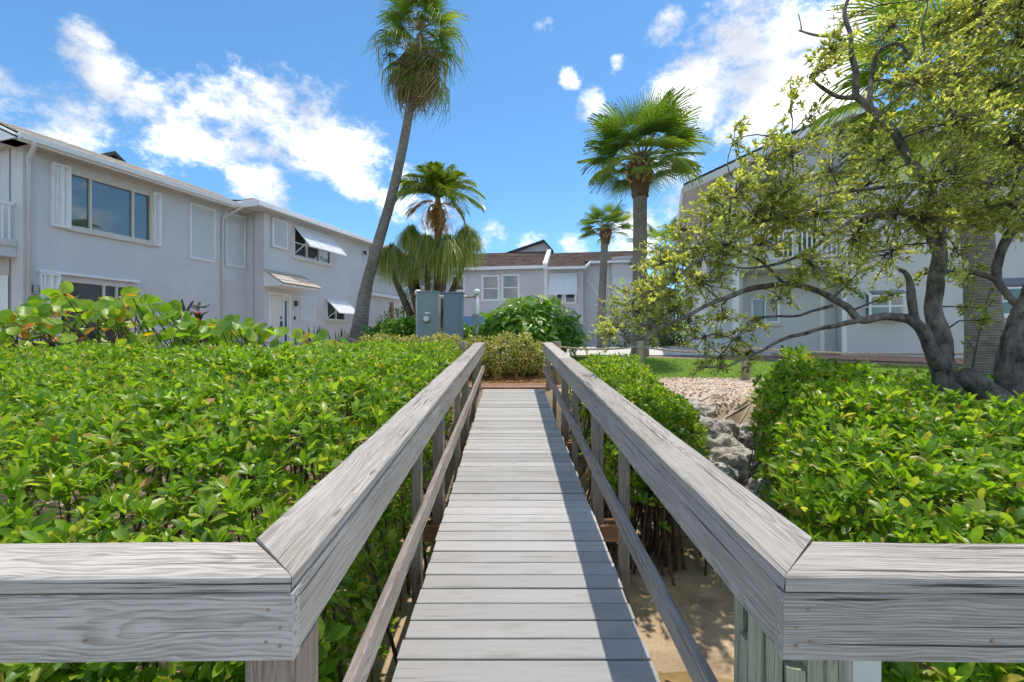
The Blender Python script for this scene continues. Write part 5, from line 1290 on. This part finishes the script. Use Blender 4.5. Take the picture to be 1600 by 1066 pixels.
def boots(T, at, r, h, n, s=1.0):
    """cut leaf bases standing out round the top of a cabbage palm trunk"""
    me = MB().add([(0,-.06,0),(0,.06,0),(.07,.05,.12),(.07,-.05,.12),(.10,-.03,.2),(.10,.03,.2),(-.03,-.06,.02),(-.03,.06,.02),(.04,.05,.15),(.04,-.05,.15),(.08,-.03,.21),(.08,.03,.21)],
                  [(0,1,2,3),(3,2,5,4),(7,6,9,8),(8,9,10,11),(4,5,11,10),(0,3,9,6),(1,7,8,2),(3,4,10,9),(2,8,11,5)]).mesh('leaf_base', M['bark_boot'])
    for i in range(n):
        a = i*2.4; z = h*(i/n); m = Matrix.Translation(Vector(at)+Vector((math.cos(a)*r, math.sin(a)*r, z))) @ Matrix.Rotation(a, 4, 'Z') @ Matrix.Rotation(random.uniform(-.1, .35), 4, 'Y') @ Matrix.Scale(s*random.uniform(.8, 1.25), 4)
        link('leaf_base', me, T, m)
def cabbage_palm(px, dd, py_crown, tw, label, crown_s, nf, boot=True, lean=0, drop=0, ground=None, nfloor=-.55):
    top = P(px, py_crown, dd); gz = ground if ground is not None else terrain(top.x, dd)
    base = Vector((top.x-lean, dd, gz-.2)); T = thing('cabbage_palm', label, 'palm', base)
    ht = top.z-base.z
    rel = lambda x, z: (x, 0, z)
    pts = [base, base+Vector((lean*.2, 0, ht*.35)), base+Vector((lean*.6, 0, ht*.7)), base+Vector((lean, 0, ht-.1))]
    trunk(T, pts, [tw*.62, tw*.5, tw*.46, tw*.5], M['bark_palm'], base, smooth=8)
    c = Vector((lean, 0, ht))
    if boot:
        trunk(T, [base+Vector((lean, 0, ht-1.55*crown_s)), base+Vector((lean, 0, ht-1.1*crown_s)), base+Vector((lean, 0, ht-.6*crown_s)), base+Vector((lean, 0, ht))], [tw*.55, tw*.60, tw*.8, tw*.5], M['bark_brown'], base, name='fibre_sheath', rough=.09)
        boots(T, c-Vector((0, 0, 1.15*crown_s)), tw*.60, .8*crown_s, 44, 1.15*crown_s)
    for i in range(nf):
        az = i*2.39996+random.uniform(-.2, .2); t = (i+.5)/nf; el = 1.35-(1.35-nfloor)*t**.8+random.uniform(-.12, .12)
        place_frond(GF[i % 3], 'frond', T, c+Vector((math.cos(az)*tw*.3, math.sin(az)*tw*.3, -.25*t)), az, el, crown_s*random.uniform(.85, 1.1), random.uniform(-.3, .3))
    return T
cabbage_palm(1000, 13.5, 240, .44, 'big cabbage palm with round fan crown above the lawn', .84, 50, nfloor=-.38)
cabbage_palm(946, 25, 352, .42, 'smaller cabbage palm in front of the brown roofed house', .68, 34, lean=.25, nfloor=-.2)
cabbage_palm(1497, 8.0, 100, .46, 'stout palm trunk and fan fronds standing behind the spreading tree', 1.05, 32, boot=False, lean=-.5, nfloor=-.75)
cabbage_palm(1036, 30, 385, .40, 'far palm crown between the big palm trunk and gabled house', 1.0, 22, boot=False)

def tall_palm():
    dd = 14.0
    pl = [(556, 560), (562.6, 509), (573, 446), (591.5, 378), (610, 315), (626, 247), (639, 179), (647, 139), (653, 90), (656, 55)]
    pts = [P(a, b, dd) for a, b in pl]; base = Vector((pts[0].x, dd, pts[0].z)); 
    T = thing('leaning_palm', 'very tall leaning fan palm with ragged, half dead crown', 'palm', base)
    trunk(T, pts, [.27, .24, .18, .16, .15, .14, .135, .13, .13, .10], M['bark_palm'], base, smooth=6)
    c = P(656, 52, dd)-base; mid = P(652, 95, dd)-base
    for i in range(20):
        az = i*2.4; el = random.uniform(.1, 1.35); place_frond(GF[2], 'frond', T, c+Vector((0, 0, .1)), az, el, random.uniform(.55, .75), random.uniform(-.4, .4))
    for i in range(18):
        az = i*2.4+.2; place_frond(TF[i % 2], 'torn_frond', T, c+Vector((0, 0, .15)), az, random.uniform(.1, 1.35), random.uniform(.6, .85), random.uniform(-.5, .5))
    for i in range(34):
        az = i*2.4+.7; el = random.uniform(-1.0, .5); place_frond(TF[i % 2], 'torn_frond', T, c.lerp(mid, random.random()*1.2), az, el, random.uniform(.75, 1.05), random.uniform(-.5, .5))
    for i in range(64):
        az = i*2.4+.3; el = random.uniform(-1.45, -.6); k = random.random(); place_frond(DF[i % 2], 'dry_frond', T, c.lerp(P(650, 105, dd)-base, k), az, el, random.uniform(.7, 1.0), random.uniform(-.6, .6))
    for i in range(26):                                   # hanging strands of dry leaf
        az = random.uniform(0, 6.28); r = random.uniform(.5, 1.4); p = c+Vector((math.cos(az)*r, math.sin(az)*r, random.uniform(-1.0, -.2)))
        l = random.uniform(.5, 1.1); MB().add([(p.x-.012, p.y, p.z), (p.x+.012, p.y, p.z), (p.x+.05, p.y, p.z-l*.6), (p.x+.03, p.y, p.z-l)], [(0,1,2),(0,2,3)]).build('dry_strand', M['fan_dead'], T)
tall_palm()

def feather_mesh(L_=1.7, droop=1.0, n=46, seed=0, dead=False):
    rnd = random.Random(seed); mb = MB(); pts = []
    def rach(t): return Vector((L_*(t-.16*droop*t**3), 0, L_*(.20*t-droop*.62*t**2.2)))
    for i in range(12): pts.append(rach(i/11))
    mb.tube(pts, [.024*(1-.85*i/11) for i in range(12)], 5, False)
    for i in range(n):
        t = .14+.86*i/n; c = rach(t); d = (rach(min(1, t+.02))-rach(t-.02)).normalized()
        ll = .62*math.sin(math.pi*(.18+.78*t))**.7*rnd.uniform(.8, 1.1)
        for s in (-1, 1):
            dirv = (d*.75+Vector((0, s, 0))*rnd.uniform(.55, .95)+Vector((0, 0, rnd.uniform(-.1, .45)))).normalized(); w = .022
            a = c; p1 = a+dirv*ll*.5; p2 = a+dirv*ll*.95+Vector((0, 0, -.30*ll-rnd.uniform(0, .12))); nrm = dirv.cross(Vector((0, 0, 1))).normalized()*w
            mb.add([a-nrm*.5, a+nrm*.5, p1+nrm, p1-nrm, p2], [(0,1,2,3),(3,2,4)])
    return mb.mesh('feather_frond', M['feather'] if not dead else M['dead'], True)
def feather_palm():
    dd = 15.0; c = P(684, 318, dd); base = Vector((c.x, dd, 1.4)); T = thing('feather_palm', 'wind burnt feather palm standing above the ponytail palm', 'palm', base)
    trunk(T, [base, base+Vector((0, 0, 2.4)), base+Vector((0, 0, 3.9)), c+Vector((0, 0, .15))], [.16, .13, .11, .09], M['bark_brown'], base, smooth=6, rough=.05)
    trunk(T, [c-Vector((0, 0, .75)), c-Vector((0, 0, .3)), c+Vector((0, 0, .25))], [.12, .15, .07], M['bark_boot'], base, name='crown_shaft', rough=.05)
    FM = [feather_mesh(1.55, .8, 44, 1), feather_mesh(1.7, 1.15, 46, 2), feather_mesh(1.3, .5, 40, 3)]; DM = feather_mesh(1.25, 1.5, 34, 4, True)
    cc = c-base
    sp = [(0.05, .75, 0), (.35, .45, 1), (-.3, .55, 1), (2.9, .8, 0), (3.2, .45, 1), (3.6, .6, 0), (1.6, 1.1, 2), (4.7, 1.0, 2), (5.6, .8, 0), (1.0, .9, 0), (2.2, .95, 2), (-.9, .05, 1), (5.1, .3, 1), (4.2, .4, 1), (0.5, 1.15, 2), (3.9, 1.1, 2)]
    for az, el, k in sp: place_frond(FM[k], 'frond', T, cc+Vector((0, 0, .15)), az, el, random.uniform(.85, 1.02), random.uniform(-.3, .3))
    for i in range(10): place_frond(FM[i % 3], 'frond', T, cc+Vector((0, 0, .15)), i*2.4, random.uniform(.5, 1.2), random.uniform(.6, .95), random.uniform(-.6, .6))
    for az, el in ((3.0, .5), (.1, .25), (4.0, -.3), (5.4, -.2), (3.5, -.9), (5.9, -.8), (4.9, -.9)): place_frond(DM, 'dry_frond', T, cc+Vector((0, 0, -.05)), az, el, random.uniform(.7, .9))
feather_palm()

def ponytail():
    dd = 14.6; base = P(668, 533, dd); base.z = 1.4
    T = thing('ponytail_palm', 'ponytail palm with several drooping mop heads behind the cabinets', 'palm', base)
    heads = [(612, 395, 14.5, 1.1), (643, 365, 15.0, 1.1), (668, 380, 14.3, 1.15), (700, 382, 14.0, 1.3), (729, 366, 14.8, 1.2), (640, 408, 14.2, .8)]
    for hi, (px, py, d, s) in enumerate(heads):
        h = P(px, py, d)-base; n = 620; az = RNG.uniform(0, 6.283, n); el = RNG.uniform(-.5, 1.5, n); ln = RNG.uniform(.35, 1.3, n)*s
        mb = MB()
        for a, e, l in zip(az, el, ln):
            ca, sa = math.cos(a), math.sin(a); w = RNG.uniform(.008, .017); side = Vector((-sa*w, ca*w, 0)); prev = None; b = len(mb.v)
            hor = (math.cos(e)*.66+.06)*s*RNG.uniform(.6, 1.1); rise = math.sin(e)*.34*s*RNG.uniform(.6, 1.3)
            for j in range(6):
                t = j/5; r = hor*(1-(1-t)**1.9)*.8; z = rise*4*t*(1-t)*.9-l*max(0, t-.12)**1.5*.95
                p = h+Vector((ca*r, sa*r, z)); ww = 1-.75*t
                mb.v += [tuple(p-side*ww), tuple(p+side*ww)]
                if j: k = b+2*j; mb.f.append((k-2, k-1, k+1, k))
        tag(mb.build('leaf_head', M['pony'], T, True), kind='stuff')
        pts = [Vector((RNG.uniform(-.1, .1), 0, -.2)), Vector((h.x*.45, h.y*.4, h.z*.4)), Vector((h.x*.9, h.y*.95, h.z*.75)), h]
        q = smooth_path([tuple(p)+(r,) for p, r in zip(pts, (.2, .13, .08, .06))], 4)
        MB().tube([x[:3] for x in q], [x[3] for x in q], 8, True, .06).build('stem', M['bark_brown'], T, True)
ponytail()
# dark slim trunk and small flag by the far balcony
ST = thing('slim_trunk', 'slim dark trunk in front of the pale far wall', 'trunk', (*P(612, 533, 15.2)[:2], 1.4)); MB().tube([(0,0,0), (.02,0,.9), (0,0,1.9)], [.09, .075, .07], 9, True, .1).build('stem', M['bark_brown'], ST, True)
FL = thing('small_flag', 'small faded pink flag hanging behind the ponytail palm stems', 'flag', P(634, 470, 18)[:])
MB().add([(0,0,0),(.30,.02,-.22),(.34,.03,-.55),(.10,.0,-.28)], [(0,1,2,3)]).add([(0,.01,.0),(.30,.03,-.22),(.34,.04,-.55),(.10,.01,-.28)], [(3,2,1,0)]).build('cloth', M['pink'], FL)
MB().tube([(-.02, 0, -1.2), (-.02, 0, .15)], .015, 6).build('staff', M['pvc'], FL)

# ------------------------------------------------------------------ spreading buttonwood tree
def spreading_tree():
    base = P(1478, 625, 5.0); base.z = -.1
    T = thing('spreading_tree', 'spreading buttonwood with twisted grey limbs arching over the right side', 'tree', base)
    limbs = []      # (px, py, d, radius)
    limbs.append(('trunk', [(1478, 700, 5.0, .24), (1480, 610, 5.0, .225), (1474, 560, 5.0, .17), (1462, 500, 5.0, .135), (1460, 440, 5.0, .125), (1468, 390, 5.0, .11), (1462, 320, 5.05, .095), (1440, 272, 5.1, .085), (1395, 210, 5.1, .075), (1358, 165, 5.1, .066), (1338, 150, 5.1, .06)]))
    limbs.append(('limb', [(1338, 150, 5.1, .055), (1335, 120, 5.1, .05), (1328, 70, 5.1, .042), (1322, 20, 5.1, .035), (1332, -20, 5.1, .03)]))
    limbs.append(('limb', [(1338, 152, 5.1, .05), (1315, 150, 5.05, .04), (1285, 138, 5.0, .032), (1262, 122, 5.0, .02)]))
    limbs.append(('limb', [(1327, 72, 5.1, .035), (1305, 60, 5.0, .028), (1278, 53, 5.0, .022), (1246, 48, 5.0, .014)]))
    limbs.append(('twig', [(1252, 48, 5.0, .012), (1250, 36, 5.0, .01), (1248, 22, 5.0, .006)]))
    limbs.append(('limb', [(1358, 166, 5.1, .045), (1362, 120, 5.2, .04), (1375, 80, 5.2, .034), (1405, 70, 5.3, .03), (1420, 95, 5.3, .02)]))
    limbs.append(('limb', [(1470, 575, 5.0, .13), (1448, 535, 4.95, .11), (1428, 500, 4.9, .09), (1400, 495, 4.9, .072), (1345, 500, 4.85, .065), (1318, 478, 4.85, .06), (1280, 455, 4.8, .055), (1225, 445, 4.8, .05), (1160, 455, 4.8, .045), (1110, 475, 4.8, .035), (1050, 505, 4.8, .028), (985, 535, 4.8, .015)]))
    limbs.append(('limb', [(1345, 500, 4.85, .05), (1290, 512, 4.7, .036), (1240, 525, 4.6, .03), (1190, 548, 4.55, .024), (1135, 572, 4.5, .012)]))
    limbs.append(('limb', [(1430, 502, 4.9, .07), (1425, 460, 4.9, .065), (1418, 435, 4.9, .05), (1400, 420, 4.8, .03)]))
    limbs.append(('limb', [(1466, 400, 5.0, .07), (1440, 355, 5.0, .05), (1400, 335, 4.9, .042), (1345, 340, 4.8, .038), (1300, 365, 4.8, .034), (1240, 405, 4.8, .028), (1180, 420, 4.7, .02), (1120, 410, 4.7, .012)]))
    limbs.append(('limb', [(1290, 368, 4.8, .03), (1240, 345, 4.9, .024), (1180, 350, 4.9, .018), (1100, 375, 4.9, .01)]))
    limbs.append(('limb', [(1440, 290, 5.05, .05), (1380, 292, 5.1, .035), (1310, 300, 5.2, .026), (1245, 310, 5.2, .018), (1238, 240, 5.2, .014), (1236, 150, 5.2, .007)]))
    limbs.append(('limb', [(1240, 300, 5.2, .02), (1190, 300, 5.2, .016), (1140, 270, 5.2, .012), (1152, 195, 5.2, .006)]))
    limbs.append(('limb', [(1455, 300, 5.0, .06), (1480, 240, 5.0, .05), (1490, 170, 5.1, .042), (1500, 100, 5.1, .035), (1530, 40, 5.1, .025), (1545, -20, 5.1, .015)]))
    limbs.append(('limb', [(1486, 220, 5.0, .04), (1530, 180, 4.9, .032), (1580, 140, 4.8, .024), (1620, 100, 4.8, .014)]))
    limbs.append(('limb', [(1455, 330, 5.0, .05), (1500, 300, 4.8, .035), (1560, 280, 4.7, .026), (1620, 250, 4.7, .014)]))
    limbs.append(('limb', [(1300, 478, 4.85, .03), (1250, 490, 4.7, .022), (1190, 500, 4.7, .015), (1150, 530, 4.7, .009)]))
    limbs.append(('limb', [(1225, 445, 4.8, .03), (1190, 410, 4.8, .022), (1150, 395, 4.7, .015), (1090, 400, 4.7, .009)]))
    limbs.append(('limb', [(1490, 170, 5.1, .03), (1450, 110, 5.2, .022), (1440, 50, 5.2, .016), (1450, 0, 5.2, .01)]))
    nodes = []
    for nm, pl in limbs:
        w = [tuple(P(a, b, d)-base)+(r,) for a, b, d, r in pl]; q = smooth_path(w, 6)
        jit = [np.array([mnoise.noise(Vector((x[0]*3, x[2]*3, 1)))*.03, mnoise.noise(Vector((x[0]*3, x[2]*3, 5)))*.05, mnoise.noise(Vector((x[0]*3, x[2]*3, 9)))*.03, 0]) for x in q]
        q = [a+b*(min(1, i/6) if nm != 'trunk' else 1) for i, (a, b) in enumerate(zip(q, jit))]
        MB().tube([x[:3] for x in q], [max(.005, .60*x[3]*(1+.10*mnoise.noise(Vector((x[2]*9, x[0]*9, 3))))) for x in q], 12 if nm == 'trunk' else 8, True, .05).build(nm, M['bark_grey'], T, True)
        nodes += [(Vector(x[:3]), x[3]) for x in q[2:]]
    # broken stub at the foot
    w = [tuple(P(a, b, d)-base)+(r,) for a, b, d, r in [(1640, 690, 4.0, .12), (1590, 650, 4.2, .115), (1550, 618, 4.4, .105), (1512, 590, 4.5, .10), (1500, 582, 4.52, .05)]]
    q = smooth_path(w, 5); MB().tube([x[:3] for x in q], [x[3] for x in q], 12, True, .08).build('broken_limb', M['bark_grey'], T, True)
    cl = [(960,505,30),(985,478,38),(1015,455,42),(1030,415,40),(1050,440,45),(1085,395,45),(1095,440,48),(1050,485,36),(950,522,24),(1010,510,30),(1075,505,26),(1115,345,46),(1140,385,46),(1150,300,42),(1180,335,48),(1185,390,46),(1230,350,46),(1225,295,42),(1195,250,36),(1240,240,36),(1208,215,22),(1236,165,20),(1235,135,14),(1150,225,20),(1155,195,14),(1285,330,46),(1295,265,42),(1340,300,46),(1375,250,42),(1400,330,50),(1330,380,46),(1270,415,36),(1380,400,44),(1325,440,30),(1440,345,46),(1480,270,55),(1540,290,55),(1580,220,60),(1500,190,55),(1560,140,60),(1590,60,60),(1520,60,60),(1465,40,50),(1455,115,45),(1405,140,40),(1285,110,32),(1300,75,28),(1325,25,28),(1385,50,36),(1415,95,30),(1555,335,45),(1500,345,50),(1595,330,45),(1425,205,42),(1360,205,26),(1500,400,24),(1535,430,14),(1120,562,26),(1150,535,28),(1095,530,26),(1180,505,24),(1130,500,28),(1215,470,24),(1240,440,26),(1100,575,18),(1165,560,22),(1060,360,28),(1270,180,20),(1310,215,26),(1445,430,22),(1395,460,16),(1600,130,60),(1610,250,60),(1490,120,45),(1540,10,55),(1610,0,60),(1480,330,40),(1350,335,36),(1205,320,40),(1110,310,26),(1520,480,12),(1540,500,10)]
    LP, LD, LU, LS = [], [], [], []; tw = MB()
    for (px, py, r) in cl:
        d0 = 4.9+random.uniform(-.35, .45) if px < 1300 else 5.0+random.uniform(-.6, .8); c = P(px, py, d0)-base; rr = r/F*d0
        nn = min(nodes, key=lambda t: (t[0]-c).length)
        mid = nn[0].lerp(c, .55)+Vector((random.uniform(-.06, .06), random.uniform(-.06, .06), random.uniform(.0, .08)))
        tw.tube([nn[0], mid, c], [min(.012, nn[1]*.6), .008, .005], 5, False)
        for _ in range(max(7, int((50 if px < 1300 else 56)*(r/40)**2))):
            q = Vector((random.gauss(0, 1), random.gauss(0, 1), random.gauss(0, .9))); q = q.normalized()*random.random()**.45*rr*1.2; tip = c+Vector((q.x, q.y*1.3, q.z))
            s0 = c.lerp(mid, random.random()*.7); m2 = s0.lerp(tip, .5)+Vector((random.gauss(0, .02), random.gauss(0, .02), random.gauss(.01, .02)))
            tw.tube([s0, m2, tip], [.0042, .003, .0018], 3, False)
            ax = (tip-m2).normalized()+Vector((0, 0, .35))
            for k in range(13):
                t = random.uniform(.15, 1.05); p = m2.lerp(tip, t); dv = (ax*random.uniform(.3, 1.0)+Vector((random.gauss(0, .6), random.gauss(0, .6), random.gauss(.1, .45)))).normalized()
                LP.append(p); LD.append(dv); LU.append((random.gauss(0, .5), random.gauss(-.1, .5), 1)); LS.append(random.uniform(.038, .07))
    tag(tw.build('twigs', M['bark_twig'], T, True), kind='stuff')
    LP = np.array([tuple(p) for p in LP]); LD = np.array([tuple(p) for p in LD]); LU = np.array(LU)
    tag(link('crown', scatter_mesh('crown', *leaf_template(.36, .08, .06, ((0, .15), (.35, .85), (.7, .95))), LP, frames(LD, LU), np.array(LS), M['olive']), T), kind='stuff')
    # slender sucker shoot by the trunk
spreading_tree()
def edge_tree():
    base = P(1600, 640, 4.6); base.z = .2
    T = thing('leaning_tree', 'grey speckled tree trunk at the right edge curving up out of view', 'tree', base)
    for pl in ([(1605, 720, 4.6, .22), (1596, 620, 4.6, .20), (1592, 560, 4.6, .165), (1606, 500, 4.6, .14), (1640, 420, 4.6, .12), (1680, 300, 4.6, .1)],
               [(1600, 480, 4.7, .05), (1582, 470, 4.7, .034), (1570, 455, 4.7, .032), (1560, 440, 4.7, .036), (1558, 415, 4.7, .04), (1575, 370, 4.7, .042), (1612, 325, 4.7, .045)],
               [(1562, 440, 4.7, .03), (1530, 428, 4.7, .024), (1490, 425, 4.75, .022), (1462, 420, 4.9, .02)], [(1575, 372, 4.7, .028), (1590, 345, 4.7, .03), (1605, 320, 4.7, .03)]):
        w = [tuple(P(a, b, d)-base)+(r,) for a, b, d, r in pl]; q = smooth_path(w, 6)
        MB().tube([x[:3] for x in q], [x[3]*(1+.1*mnoise.noise(Vector((x[2]*8, 0, 3)))) for x in q], 12, True, .06).build('trunk' if pl[0][3] > .1 else 'limb', M['bark_grey'], T, True)
    # leaves of its own crown just out of view and along the limb
    pos = []
    for (px, py, r) in ((1640, 300, 60), (1680, 240, 70), (1590, 350, 26), (1500, 430, 16)):
        for _ in range(int(r*9)): pos.append(tuple(P(px+random.gauss(0, r*.5), py+random.gauss(0, r*.5), 4.7+random.gauss(0, .25))-base))
    pos = np.array(pos); n = len(pos)
    tag(link('crown', scatter_mesh('crown', *LEAF_LO, pos, frames(RNG.normal(0, 1, (n, 3))+[0, 0, .3], RNG.normal(0, .5, (n, 3))+[0, 0, 1]), RNG.uniform(.045, .08, n), M['olive']), T), kind='stuff')
edge_tree()
# slender leafy shoot standing in front of the right wall
SS = thing('slender_shoot', 'slender upright shoot with small leaves right of the tree trunk', 'shoot', P(1515, 600, 5.2)[:])
o_ = P(1515, 600, 5.2); mb = MB(); lp = []
pl = [(1515, 610), (1522, 560), (1530, 520), (1538, 480), (1548, 455)]
pts = [P(a, b, 5.2)-o_ for a, b in pl]; mb.tube(pts, [.012, .01, .008, .006, .003], 6)
for (a, b, c, d) in ((1530, 520, 1548, 495), (1524, 550, 1508, 525), (1535, 490, 1552, 470)): mb.tube([P(a, b, 5.2)-o_, P(c, d, 5.2)-o_], [.006, .003], 5)
mb.build('stem', M['bark_twig'], SS, True)
ml = MB().add(*LEAF).mesh('leaf', M['mangrove_o'], True)
for _ in range(60):
    a, b = random.choice([(1538, 480), (1548, 458), (1548, 495), (1508, 525), (1552, 470), (1530, 505), (1515, 480), (1522, 450)]); p = P(a+random.gauss(0, 7), b+random.gauss(0, 9), 5.2)-o_
    r = frames(np.array([[random.gauss(0, 1), random.gauss(0, 1), random.gauss(.4, .6)]]), np.array([[random.gauss(0, .5), -.3, 1]]))[0]; link('leaf', ml, SS, rot4(p, r, random.uniform(.05, .085)))
